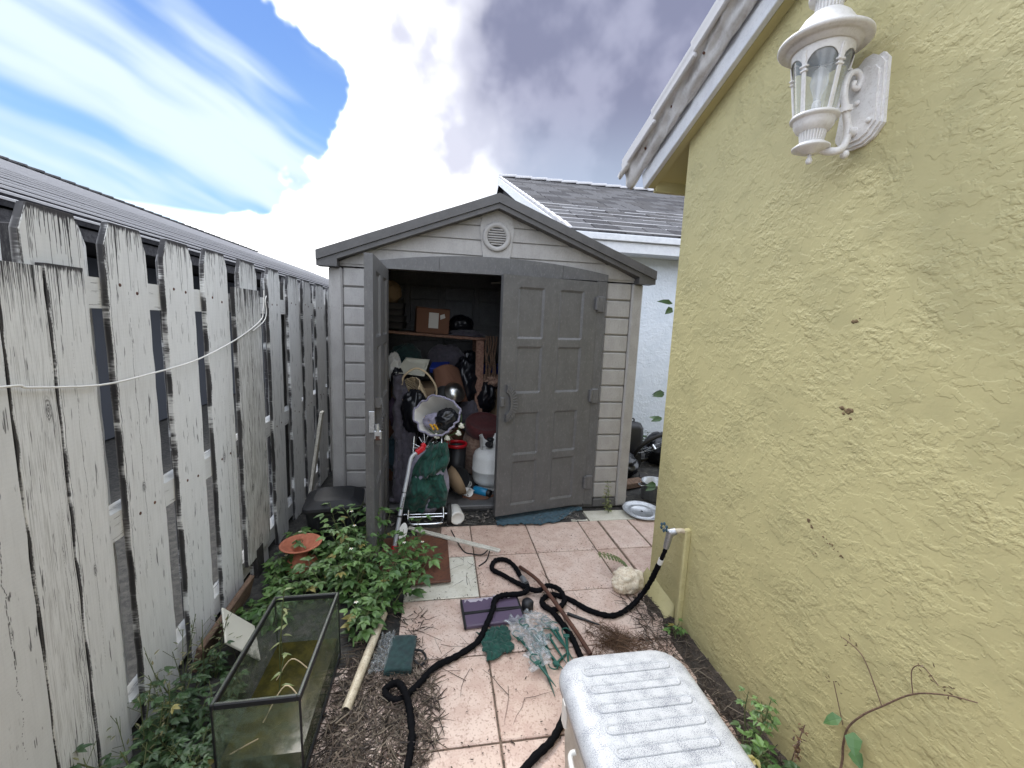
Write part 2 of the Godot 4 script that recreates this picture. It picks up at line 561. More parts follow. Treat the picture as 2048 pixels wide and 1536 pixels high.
	M.slate = tri_map(mat(Color.WHITE, 0.8), mottle(512, 117, rgb(98, 97, 98), rgb(78, 77, 79), rgb(58, 57, 59), 0.5, 0.03, 0.2), Vector3(1.4, 1.4, 1.4), true)
	M.slate2 = tri_map(mat(rgb(226, 224, 222), 0.8), M.slate.albedo_texture, Vector3(1.9, 1.9, 1.9), true)
	M.slate3 = tri_map(mat(rgb(206, 205, 206), 0.85), M.slate.albedo_texture, Vector3(1.1, 1.1, 1.1), true)
	for k in ["slate", "slate2", "slate3"]: M[k].metallic_specular = 0.12
	M.slate_dark = tri_map(mat(rgb(186, 186, 190), 0.9), M.slate.albedo_texture, Vector3(1.1, 1.1, 1.1), true)
	M.slate_dark.metallic_specular = 0.08
	M.pale_edge = mat(rgb(196, 194, 195), 0.9)
	M.pale_edge.metallic_specular = 0.15
	M.white_paint = tri_map(mat(Color.WHITE, 0.5), mottle(256, 121, rgb(216, 217, 220), rgb(206, 207, 211), rgb(180, 180, 182), 0.25), Vector3(2, 2, 2), true)
	M.flashing = tri_map(mat(Color.WHITE, 0.45), mottle(256, 125, rgb(206, 204, 203), rgb(192, 190, 188), rgb(160, 150, 144), 0.25, 0.02, 0.08), Vector3(3, 3, 3), true)
	M.mud = tri_map(mat(Color.WHITE, 0.95), mottle(64, 211, rgb(124, 104, 74), rgb(98, 80, 58), rgb(74, 58, 44), 0.5), Vector3(20, 20, 20), true)
	M.soffit = mat(rgb(181, 171, 124), 0.8)
	M.rust = tri_map(mat(Color.WHITE, 0.8), mottle(128, 129, rgb(96, 60, 44), rgb(72, 46, 36), rgb(52, 36, 30), 0.5), Vector3(6, 6, 6), true)
	M.lamp = tri_map(mat(Color.WHITE, 0.45), mottle(256, 131, rgb(222, 219, 216), rgb(212, 208, 204), rgb(164, 156, 147), 0.22, 0.02, 0.1), Vector3(5, 5, 5), true)
	M.glass = mat(Color(0.86, 0.9, 0.92, 0.16), 0.03)
	M.glass.transparency = BaseMaterial3D.TRANSPARENCY_ALPHA
	M.bulb = mat(Color(0.95, 0.95, 0.95, 0.35), 0.05)
	M.bulb.transparency = BaseMaterial3D.TRANSPARENCY_ALPHA
	M.brass = mat(rgb(150, 140, 116), 0.4, 0.7)
	M.chrome = mat(rgb(205, 206, 208), 0.22, 1.0)
	M.steel = mat(rgb(190, 190, 188), 0.28, 1.0)
	M.alu = tri_map(mat(rgb(255, 255, 255), 0.42, 0.85), mottle(128, 135, rgb(184, 186, 188), rgb(162, 164, 166), rgb(120, 120, 118), 0.4), Vector3(4, 4, 4), true)
	M.tube = mat(rgb(176, 178, 182), 0.4, 0.35)
	M.black = mat(rgb(24, 24, 27), 0.5)
	M.black_matte = mat(rgb(27, 27, 29), 0.8)
	M.bin_black = tri_map(mat(Color.WHITE, 0.65), mottle(128, 139, rgb(24, 25, 30), rgb(18, 19, 23), rgb(44, 44, 46), 0.3), Vector3(3, 3, 3), true)
	M.rubber = mat(rgb(36, 35, 35), 0.7)
	M.trash_bag = mat(rgb(20, 21, 26), 0.3)
	M.hose = tri_map(mat(Color.WHITE, 0.85), mottle(128, 143, rgb(16, 16, 19), rgb(10, 10, 12), rgb(48, 46, 44), 0.2, 0.05, 0.3), Vector3(14, 14, 14), true)
	M.hose.metallic_specular = 0.2
	M.red = mat(rgb(186, 26, 38), 0.35)
	M.green_cloth = cloth_mat(rgb(22, 74, 62), rgb(14, 54, 46))
	M.dark_green = cloth_mat(rgb(34, 62, 60), rgb(24, 44, 46))
	M.teal_cloth = cloth_mat(rgb(50, 78, 90), rgb(36, 58, 68))
	M.lilac_cloth = cloth_mat(rgb(158, 154, 172), rgb(134, 130, 148))
	M.grey_cloth = cloth_mat(rgb(84, 80, 88), rgb(66, 62, 70))
	M.maroon = cloth_mat(rgb(84, 34, 34), rgb(64, 24, 26))
	M.beige_cloth = cloth_mat(rgb(168, 142, 124), rgb(120, 92, 78))
	M.purple = mat(rgb(86, 72, 92), 0.5)
	M.purple_pale = mat(rgb(172, 164, 172), 0.5)
	M.white_plastic = mat(rgb(214, 212, 206), 0.4)
	M.cream_plastic = mat(rgb(198, 196, 180), 0.5)
	M.terracotta = tri_map(mat(Color.WHITE, 0.8), mottle(256, 147, rgb(184, 112, 86), rgb(164, 97, 73), rgb(196, 146, 122), 0.35, 0.03, 0.12), Vector3(4, 4, 4), true)
	M.board = tri_map(mat(Color.WHITE, 0.55), mottle(256, 151, rgb(104, 66, 48), rgb(88, 56, 42), rgb(62, 42, 34), 0.5, 0.015, 0.08), Vector3(2.5, 2.5, 2.5), true)
	M.old_wood = tri_map(mat(Color.WHITE, 0.9), mottle(256, 155, rgb(120, 96, 78), rgb(84, 66, 54), rgb(56, 44, 38), 0.5, 0.03, 0.2), Vector3(7, 7, 1.5), true)
	M.shelf_wood = tri_map(mat(Color.WHITE, 0.8), mottle(256, 159, rgb(150, 116, 98), rgb(122, 90, 76), rgb(74, 54, 46), 0.5, 0.03, 0.14), Vector3(4, 4, 4), true)
	M.carton = mat(rgb(112, 78, 60), 0.85)
	M.carton_pale = mat(rgb(138, 116, 90), 0.85)
	M.paper = mat(rgb(206, 204, 198), 0.8)
	M.wicker = mat(rgb(196, 176, 144), 0.75)
	M.tank = tri_map(mat(Color.WHITE, 0.4), mottle(128, 163, rgb(214, 214, 210), rgb(204, 204, 200), rgb(150, 140, 128), 0.25), Vector3(4, 4, 4), true)
	M.blue_can = mat(rgb(30, 120, 160), 0.35)
	M.blue = mat(rgb(28, 52, 132), 0.5)
	M.yellow = mat(rgb(214, 160, 40), 0.5)
	M.rose = mat(rgb(226, 224, 208), 0.7)
	M.rose_leaf = mat(rgb(64, 84, 44), 0.7)
	M.clear_bag = mat(Color(0.74, 0.77, 0.78, 0.15), 0.22)
	M.clear_bag.transparency = BaseMaterial3D.TRANSPARENCY_ALPHA
	M.stake = mat(rgb(24, 82, 70), 0.45)
	M.shell = tri_map(mat(Color.WHITE, 0.75), mottle(256, 167, rgb(222, 212, 192), rgb(206, 190, 164), rgb(128, 92, 70), 0.55, 0.02, 0.07), Vector3(6, 6, 6), true)
	M.molding = tri_map(mat(Color.WHITE, 0.7), mottle(128, 171, rgb(206, 202, 190), rgb(190, 185, 172), rgb(120, 110, 98), 0.4), Vector3(6, 6, 6), true)
	M.pvc = tri_map(mat(Color.WHITE, 0.5), mottle(128, 175, rgb(196, 186, 164), rgb(172, 158, 134), rgb(116, 98, 78), 0.5), Vector3(6, 6, 6), true)
	var spk = tile_noise(512, 512, 181, 0.22, 2)
	var spl = tile_noise(512, 512, 182, 0.012, 3)
	M.cooler = mat(Color.WHITE, 0.45)
	tri_map(M.cooler, texture(512, 512, func(x, y) -> Color:
		var i = y * 512 + x
		var s = sstep(0.5, 0.62, spk[i] / 255.0 - 0.09 + (spl[i] / 255.0 - 0.5) * 0.42)
		return rgb(184, 185, 187).lerp(rgb(104, 107, 116), s * 0.9)), Vector3(2.6, 2.6, 2.6), true)
	M.cooler_body = tri_map(mat(Color.WHITE, 0.5), mottle(256, 185, rgb(204, 200, 190), rgb(192, 187, 176), rgb(150, 142, 130), 0.3), Vector3(3, 3, 3), true)
	# glass with dried algae on it
	var al = tile_noise(256, 256, 191, 0.03, 4)
	var al2 = tile_noise(256, 256, 192, 0.1, 3)
	var ai := Image.create(256, 256, false, Image.FORMAT_RGBA8)
	for y in 256:
		for x in 256:
			var q = sstep(0.42, 0.75, al[y * 256 + x] / 255.0 * 0.7 + al2[y * 256 + x] / 255.0 * 0.3)
			var cc = Color(0.46, 0.53, 0.48).lerp(Color(0.34, 0.36, 0.26), al2[y * 256 + x] / 255.0)
			ai.set_pixel(x, y, Color(cc.r, cc.g, cc.b, 0.18 + 0.36 * q))
	M.tank_glass = mat(Color.WHITE, 0.06)
	tri_map(M.tank_glass, ImageTexture.create_from_image(ai), Vector3(2.2, 2.2, 2.2), true)
	M.tank_glass.transparency = BaseMaterial3D.TRANSPARENCY_ALPHA
	M.water = tri_map(mat(Color.WHITE, 0.12), mottle(256, 195, rgb(62, 58, 24), rgb(46, 44, 20), rgb(78, 70, 32), 0.4, 0.015, 0.08), Vector3(3, 3, 3), true)
	M.water.metallic_specular = 0.25
	M.leaf = mat(Color.WHITE, 0.5)
	M.leaf.vertex_color_use_as_albedo = true
	M.leaf.backlight = Color(0.25, 0.32, 0.08)
	M.stem = mat(rgb(84, 92, 56), 0.8)
	M.twig = mat(Color.WHITE, 0.9)
	M.twig.vertex_color_use_as_albedo = true

func cloth_mat(a: Color, b: Color) -> StandardMaterial3D:
	var m = tri_map(mat(Color.WHITE, 0.9), mottle(128, int(a.r * 900 + a.g * 400 + a.b * 77), a, b, b, 0.4, 0.04, 0.35), Vector3(5, 5, 5), true)
	m.rim_enabled = true
	m.rim = 0.3
	return m

# ---------------------------------------------------------------- ground and patio
const TS := 0.4145
const TX := 0.2378
const TZ := -2.9743

func make_ground():
	var g := G.new()
	g.sheet(60, 60, func(u, v): return Vector3(lerpf(-60, 60, u), -0.03, lerpf(40, -60, v)))
	structure("ground", g, M.dark_soil)
	# uneven earth along the foot of the wall, the fence and the shed
	var nz = noise(3, 1.0, 3)
	g = G.new()
	g.sheet(14, 70, func(u, v):
		var x = lerpf(1.03, 1.24, u)
		var z = lerpf(1.2, -2.05, v)
		return Vector3(x, -0.012 + sstep(1.06, 1.2, x) * 0.02 + 0.018 * nz.get_noise_2d(x * 26, z * 26) + 0.01 * nz.get_noise_2d(x * 8, z * 8), z))
	structure("soil_strip", g, M.soil)
	g = G.new()
	g.sheet(40, 110, func(u, v):
		var x = lerpf(-1.4, -0.1, u)
		var z = lerpf(1.2, -3.16, v)
		var rise = sstep(-0.45, -0.95, x) * 0.03 + 0.02 * nz.get_noise_2d(x * 14, z * 14)
		var e = sstep(-0.12, -0.5, x + 0.12 * nz.get_noise_2d(x * 5 + 30, z * 5)) if z > -2.2 else sstep(0.1, -0.3, x + 0.1 * nz.get_noise_2d(x * 5 + 30, z * 5))
		return Vector3(x, lerpf(-0.026, 0.004, e) + rise * e, z))
	structure("soil_bed", g, M.dark_soil)
	g = G.new()
	g.sheet(40, 16, func(u, v):
		var x = lerpf(-0.5, 1.15, u)
		var z = lerpf(-2.93, -3.24, v)
		return Vector3(x, -0.02 + 0.026 * sstep(-2.94, -3.02, z + 0.05 * nz.get_noise_2d(x * 9, 5)) + 0.008 * nz.get_noise_2d(x * 30, z * 30), z))
	structure("soil_at_shed", g, M.dark_soil)
	g = G.new()
	g.sheet(20, 30, func(u, v):
		var x = lerpf(1.0, 3.6, u)
		var z = lerpf(-3.16, -5.2, v)
		return Vector3(x, -0.008 + 0.02 * nz.get_noise_2d(x * 9, z * 9), z))
	structure("soil_behind_shed", g, M.dark_soil)
	# patio: mortar bed with one slab per tile
	g = G.new()
	g.box(Vector3(0.53, -0.02, -0.75), Vector3(1.34, 0.028, 4.46))
	g.box(Vector3(1.56, -0.02, -2.64), Vector3(0.68, 0.026, 1.0))
	var patio = structure("patio", g, M.grout)
	var tn = noise(77, 2.0, 2)
	for i in range(-2, 3):
		for j in range(0, 11):
			var x0 = TX + TS * i
			var z0 = TZ + TS * j
			var x1 = x0 + TS
			var z1 = z0 + TS
			var broken = false
			if i == -2 and j < 3: continue
			if i == -1 and j == 0: x0 += 0.20
			if i == 2: x1 = min(x1, 1.225 if j < 3 else 1.13 + 0.03 * tn.get_noise_1d(j * 9.0))
			var m = M.tile[(i * 7 + j * 5 + i * j + 40) % 3]
			if i == -1 and j == 1: m = M.pale_tile
			lay_tile(patio, x0, x1, z0, z1, m, rf(-0.0012, 0.0012))
	# cut pale pieces between the last row and the shed
	lay_tile(patio, 1.02, 1.16, -3.14, TZ, M.pale_tile, 0.002)
	lay_tile(patio, 1.165, 1.56, -3.15, TZ, M.pale_tile, 0.0)
	lay_tile(patio, 1.565, 1.9, -3.13, TZ, M.tile[1], 0.0)
	lay_tile(patio, 1.235, 1.47, TZ, TZ + TS, M.tile[2], 0.0)
	lay_tile(patio, 1.475, 1.88, TZ, TZ + TS, M.tile[0], 0.0)
	lay_tile(patio, 1.235, 1.47, TZ + TS, TZ + 2 * TS, M.tile[1], 0.0)
	lay_tile(patio, 1.475, 1.88, TZ + TS, TZ + 2 * TS, M.tile[2], 0.0)

func lay_tile(patio, x0, x1, z0, z1, m, dy):
	var g := G.new()
	g.smooth(-1)
	var j = 0.0042
	var bv = 0.004
	x0 += j; x1 -= j; z0 += j; z1 -= j
	var t = rf(-0.001, 0.001)
	var y = dy
	var yb = y - 0.012
	var yl = y - 0.0025
	var o = Vector2(rng.randf(), rng.randf())
	var f = func(x, z) -> Vector2: return o + Vector2(x - x0, z - z0) * 1.9
	var A = [Vector3(x0 + bv, y, z1 - bv), Vector3(x1 - bv, y + t, z1 - bv), Vector3(x1 - bv, y, z0 + bv), Vector3(x0 + bv, y - t, z0 + bv)]
	var B = [Vector3(x0, yl, z1), Vector3(x1, yl, z1), Vector3(x1, yl, z0), Vector3(x0, yl, z0)]
	g.quad(A[0], A[1], A[2], A[3], f.call(A[0].x, A[0].z), f.call(A[1].x, A[1].z), f.call(A[2].x, A[2].z), f.call(A[3].x, A[3].z))
	for k in 4:
		var n = (k + 1) % 4
		var u1 = f.call(B[k].x, B[k].z)
		var u2 = f.call(B[n].x, B[n].z)
		g.quad(B[k], B[n], A[n], A[k], u1, u2, u2, u1)
		var c = Vector3(B[k].x, yb, B[k].z)
		var d = Vector3(B[n].x, yb, B[n].z)
		g.quad(c, d, B[n], B[k], u1, u2, u2, u1)
	part(patio, "tile", g, m)

# ---------------------------------------------------------------- fence
# a board with clipped top corners standing along z; its outer face looks to +x
func board(z0: float, z1: float, y0: float, y1: float, x: float, th: float, ear := 0.03, lean := 0.0) -> G:
	var g := G.new()
	g.smooth(-1)
	var w = z0 - z1
	var h = y1 - y0
	var n = noise(int(absf(z0) * 977) % 5000, 3.0, 3)
	var rows = 26
	var prof = []
	for i in rows + 1:
		var t = float(i) / rows
		var y = y0 + h * t
		var cut = maxf(0.0, ear - (y1 - y)) * 0.9 if i < rows else ear * 0.8
		var a = z0 - cut + 0.0045 * n.get_noise_2d(y * 3.0, 1.0) - (0.003 if i == rows else 0.0)
		var b = z1 + cut + 0.0045 * n.get_noise_2d(y * 3.0, 9.0)
		var sk = lean * t
		prof.append([y + (0.006 * n.get_noise_1d(z0 * 50) if i == rows else 0.0), a + sk, b + sk, 1.0 - (y - y0) / 1.75 - (1.75 - h) / 1.75])
	var bv = 0.003
	for i in rows:
		var p = prof[i]
		var q = prof[i + 1]
		var up = (z0 - p[1]) / w
		var A = Vector3(x, p[0], p[1] - bv); var B = Vector3(x, p[0], p[2] + bv)
		var C = Vector3(x, q[0], q[2] + bv); var D = Vector3(x, q[0], q[1] - bv)
		var ul = 0.03 + 0.955 * (z0 - p[1]) / w; var ur = 0.03 + 0.955 * (z0 - p[2]) / w
		var vl = 0.03 + 0.955 * (z0 - q[1]) / w; var vr = 0.03 + 0.955 * (z0 - q[2]) / w
		g.quad(A, B, C, D, Vector2(ul, p[3]), Vector2(ur, p[3]), Vector2(vr, q[3]), Vector2(vl, q[3]))
		var xb = x - bv
		var A2 = Vector3(xb, p[0], p[1]); var D2 = Vector3(xb, q[0], q[1]); var B2 = Vector3(xb, p[0], p[2]); var C2 = Vector3(xb, q[0], q[2])
		g.quad(A2, A, D, D2, Vector2(0.0, p[3]), Vector2(0.03, p[3]), Vector2(0.03, q[3]), Vector2(0.0, q[3]))
		g.quad(B, B2, C2, C, Vector2(0.985, p[3]), Vector2(1, p[3]), Vector2(1, q[3]), Vector2(0.985, q[3]))
		var A3 = Vector3(x - th, p[0], p[1]); var D3 = Vector3(x - th, q[0], q[1]); var B3 = Vector3(x - th, p[0], p[2]); var C3 = Vector3(x - th, q[0], q[2])
		g.quad(A3, A2, D2, D3, Vector2(0.0, p[3]), Vector2(0.008, p[3]), Vector2(0.008, q[3]), Vector2(0.0, q[3]))
		g.quad(B2, B3, C3, C2, Vector2(0.98, p[3]), Vector2(0.995, p[3]), Vector2(0.995, q[3]), Vector2(0.98, q[3]))
		g.quad(B3, A3, D3, C3, Vector2(0.98, p[3]), Vector2(0.06, p[3]), Vector2(0.06, q[3]), Vector2(0.98, q[3]))
	var e = prof[rows]
	g.quad(Vector3(x, e[0], e[1] - bv), Vector3(x, e[0], e[2] + bv), Vector3(x - th, e[0], e[2]), Vector3(x - th, e[0], e[1]), Vector2(0.1, 0.002), Vector2(0.9, 0.002), Vector2(0.9, 0.0), Vector2(0.1, 0.0))
	return g

func make_fence():
	var f = thing("wooden_fence", "tall white painted board on board fence with flaking black edges", "fence", "", Vector3.ZERO)
	var x = -1.0
	var th = 0.019
	# front boards: near edge, far edge
	var fr = [[3.5, 3.31], [3.22, 3.03], [2.94, 2.75], [2.66, 2.47], [2.38, 2.19], [2.10, 1.91], [1.82, 1.63], [1.54, 1.35], [1.26, 1.07], [0.98, 0.79], [0.70, 0.51], [0.42, 0.23], [0.14, -0.05], [-0.14, -0.33], [-0.42, -0.61], [-0.70, -0.89], [-0.975, -1.165], [-1.245, -1.435], [-1.51, -1.70], [-1.79, -1.98], [-2.065, -2.27], [-2.39, -2.60], [-2.755, -2.95], [-3.09, -3.31], [-3.40, -3.60], [-3.735, -3.98], [-4.1, -4.29], [-4.4, -4.59], [-4.7, -4.89]]
	var tops = [1.74, 1.74, 1.74, 1.74, 1.74, 1.74, 1.74, 1.74, 1.74, 1.74, 1.74, 1.74, 1.75, 1.74, 1.74, 1.74, 1.742, 1.742, 1.748, 1.75, 1.756, 1.757, 1.756, 1.75, 1.748, 1.742, 1.74, 1.74, 1.74]
	var order = [0, 1, 2, 3, 4, 0, 1, 2, 3, 4, 0, 1, 2, 3, 4, 0, 2, 3, 1, 0, 4, 3, 2, 0, 1, 4, 2, 3, 0]
	for i in fr.size():
		part(f, "board", board(fr[i][0], fr[i][1], 0.03, tops[i], x, th, 0.03), M.plank[order[i]])
	# rails and the boards on the far side that close the gaps
	for yy in [1.537, 0.797, 0.12]:
		for sec in [[3.6, 0.95], [0.945, -1.42], [-1.425, -3.2], [-3.205, -5.0]]:
			var g := G.new()
			rail(g, x - th - 0.001, 0.06, sec[0], sec[1], yy, 0.092)
			part(f, "rail", g, M.rail)
	for i in range(0, fr.size() - 1):
		var gc = (fr[i][1] + fr[i + 1][0]) / 2
		var z0 = gc + 0.095
		var z1 = gc - 0.095
		var g = board(z0, z1, 0.05, 1.745, x - th - 0.066, 0.018, 0.03)
		part(f, "rear_board", g, M.plank[(i * 3 + 1) % 5])
	for z in [3.55, 0.95, -1.43, -3.22, -4.95]:
		var g := G.new()
		g.box(Vector3(x - 0.128, 0.85, z), Vector3(0.085, 1.72, 0.085), 0.004)
		part(f, "post", g, M.black_wood)
	# repair boards nailed over the old ones, shorter than them
	part(f, "repair_board", board(-0.86, -1.147, 0.02, 1.62, x + 0.021, 0.019, 0.0), M.plank[3])
	var rb = part(f, "repair_board", board(-1.152, -1.272, 0.02, 1.594, x + 0.020, 0.018, 0.0), M.plank_worn[1])
	rb.set_meta("label", "weathered grey repair board with knots")
	part(f, "repair_board", board(-1.274, -1.395, 0.02, 1.6, x + 0.023, 0.021, 0.0), M.plank[1])
	rb = part(f, "repair_board", board(-2.285, -2.585, 0.16, 1.612, x + 0.021, 0.02, 0.0), M.plank_worn[0])
	rb.set_meta("label", "weathered white repair board with dark knots")
	var g := G.new()
	g.box(Vector3(x + 0.012, 0.1, -2.43), Vector3(0.022, 0.2, 0.09), 0.003)
	part(f, "rotten_stump", g, M.black_wood)
	# nails and the knot holes they left
	g = G.new()
	for i in range(15, fr.size()):
		for yy in [1.555, 0.81]:
			for k in [0.28, 0.68]:
				g.at(Vector3(x, yy + rf(-0.02, 0.02), lerpf(fr[i][0], fr[i][1], k)), Basis(Vector3(0, 0, 1), -PI / 2))
				g.lathe([Vector2(0.006, 0.0), Vector2(0.005, 0.0015), Vector2(0, 0.002)], 8)
	var nl = part(f, "nail", g, M.rust)
	nl.set_meta("kind", "stuff")
	# a board leaning in the corner by the shed
	var lb := G.new()
	lb.box(Vector3.ZERO, Vector3(0.02, 0.72, 0.06), 0.002)
	var o = solo("leaning_board", lb, M.molding, "narrow flaking white board leaning between the fence and the shed", "board")
	o.transform = Transform3D(Basis.from_euler(Vector3(0.0, 0.0, -0.15)), Vector3(-0.90, 0.44, -3.25))
	# low brown board lying along the foot of the fence
	lb = G.new()
	lb.box(Vector3.ZERO, Vector3(0.024, 0.13, 0.5), 0.003)
	o = solo("plank", lb, M.old_wood, "rotting brown plank along the foot of the white fence", "plank")
	o.transform = Transform3D(Basis.from_euler(Vector3(0.02, 0.0, -0.25)), Vector3(-0.955, 0.085, -1.98))
	# wire hooked on the fence
	var w := G.new()
	w.tube(spline([Vector3(-0.963, 1.318, -0.7), Vector3(-0.967, 1.31, -1.118), Vector3(-0.967, 1.298, -1.188), Vector3(-0.968, 1.272, -1.401), Vector3(-0.972, 1.276, -1.62), Vector3(-0.974, 1.299, -1.932), Vector3(-0.973, 1.372, -2.298), Vector3(-0.972, 1.456, -2.56), Vector3(-0.974, 1.512, -2.60), Vector3(-0.976, 1.56, -2.622), Vector3(-0.978, 1.62, -2.635)], 8), 0.0032, 6)
	w.tube(spline([Vector3(-0.97, 1.40, -2.45), Vector3(-0.966, 1.45, -2.585), Vector3(-0.967, 1.50, -2.63), Vector3(-0.97, 1.56, -2.628), Vector3(-0.972, 1.59, -2.65)], 6), 0.0026, 6)
	solo("wire", w, M.white_plastic, "thin white wire sagging across the fence boards", "wire")

func rail(g: G, x: float, th: float, z0: float, z1: float, y: float, h: float):
	var n = 24
	g.smooth(-1)
	for i in n:
		var a = lerpf(z0, z1, float(i) / n)
		var b = lerpf(z0, z1, float(i + 1) / n)
		var va = a * 0.6
		var vb = b * 0.6
		var y0 = y - h / 2; var y1 = y + h / 2
		g.quad(Vector3(x, y0, a), Vector3(x, y0, b), Vector3(x, y1, b), Vector3(x, y1, a), Vector2(0.85, va), Vector2(0.85, vb), Vector2(0.2, vb), Vector2(0.2, va))
		g.quad(Vector3(x, y1, a), Vector3(x, y1, b), Vector3(x - th, y1, b), Vector3(x - th, y1, a), Vector2(0.3, va), Vector2(0.3, vb), Vector2(0.02, vb), Vector2(0.02, va))
		g.quad(Vector3(x - th, y0, a), Vector3(x - th, y0, b), Vector3(x, y0, b), Vector3(x, y0, a), Vector2(0.3, va), Vector2(0.3, vb), Vector2(0.6, vb), Vector2(0.6, va))
		g.quad(Vector3(x - th, y1, a), Vector3(x - th, y1, b), Vector3(x - th, y0, b), Vector3(x - th, y0, a), Vector2(0.3, va), Vector2(0.3, vb), Vector2(0.6, vb), Vector2(0.6, va))

# ---------------------------------------------------------------- houses
func make_neighbour():
	var h = thing("neighbouring_house", "long grey tiled roof of the house behind the white fence", "house", "", Vector3(-6, 0, -10))
	var o = -h.position
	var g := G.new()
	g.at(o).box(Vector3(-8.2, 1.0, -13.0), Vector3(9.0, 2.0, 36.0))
	part(h, "wall", g, M.shaded_wall)
	var e = Vector2(-2.98, 2.153)
	var r = Vector2(-8.66, 4.25)
	var n = 17
	g = G.new()
	g.at(o)
	g.prism(PackedVector2Array([Vector2(e.x, e.y - 0.12), Vector2(e.x, e.y - 0.02), Vector2(r.x, r.y - 0.03), Vector2(r.x - 5.0, e.y - 0.02), Vector2(r.x - 5.0, e.y - 0.12)]), -32.0, 6.0)
	var roof = part(h, "roof", g, M.slate3)
	var d = (r - e) / n
	var up = Vector2(d.y, -d.x).normalized() * -1.0
	if up.y < 0: up = -up
	for i in n:
		g = G.new()
		g.at(o)
		var a = e + d * i - d * 0.08
		var b = e + d * (i + 1)
		var wob = rf(-0.004, 0.004)
		g.prism(PackedVector2Array([a + up * 0.004, a + up * (0.062 + wob), b + up * 0.012, b]), -31.0, 5.0)
		part(roof, "tile_course", g, M.slate_dark)
		g = G.new()
		g.at(o)
		g.prism(PackedVector2Array([a + Vector2(0.006, 0) + up * 0.046, a + Vector2(0.006, 0) + up * (0.066 + wob), a + up * (0.068 + wob) + d * 0.03, a + up * (0.046 + wob) + d * 0.03]), -31.0, 5.0)  # pale strip paints the light caught along the tile edges
		part(roof, "course_edge", g, M.pale_edge)
	var rt := G.new()
	rt.box(Vector3.ZERO, Vector3(0.26, 0.05, 0.42), 0.01, Basis(Vector3.RIGHT, 0.05))
	var rm = rt.mesh(M.slate)
	for k in 62:
		piece(roof, "ridge_tile", rm, Transform3D(Basis(Vector3(0, 0, 1), rf(-0.04, 0.04)), Vector3(r.x, r.y + 0.055, 2.0 - k * 0.4) + o))

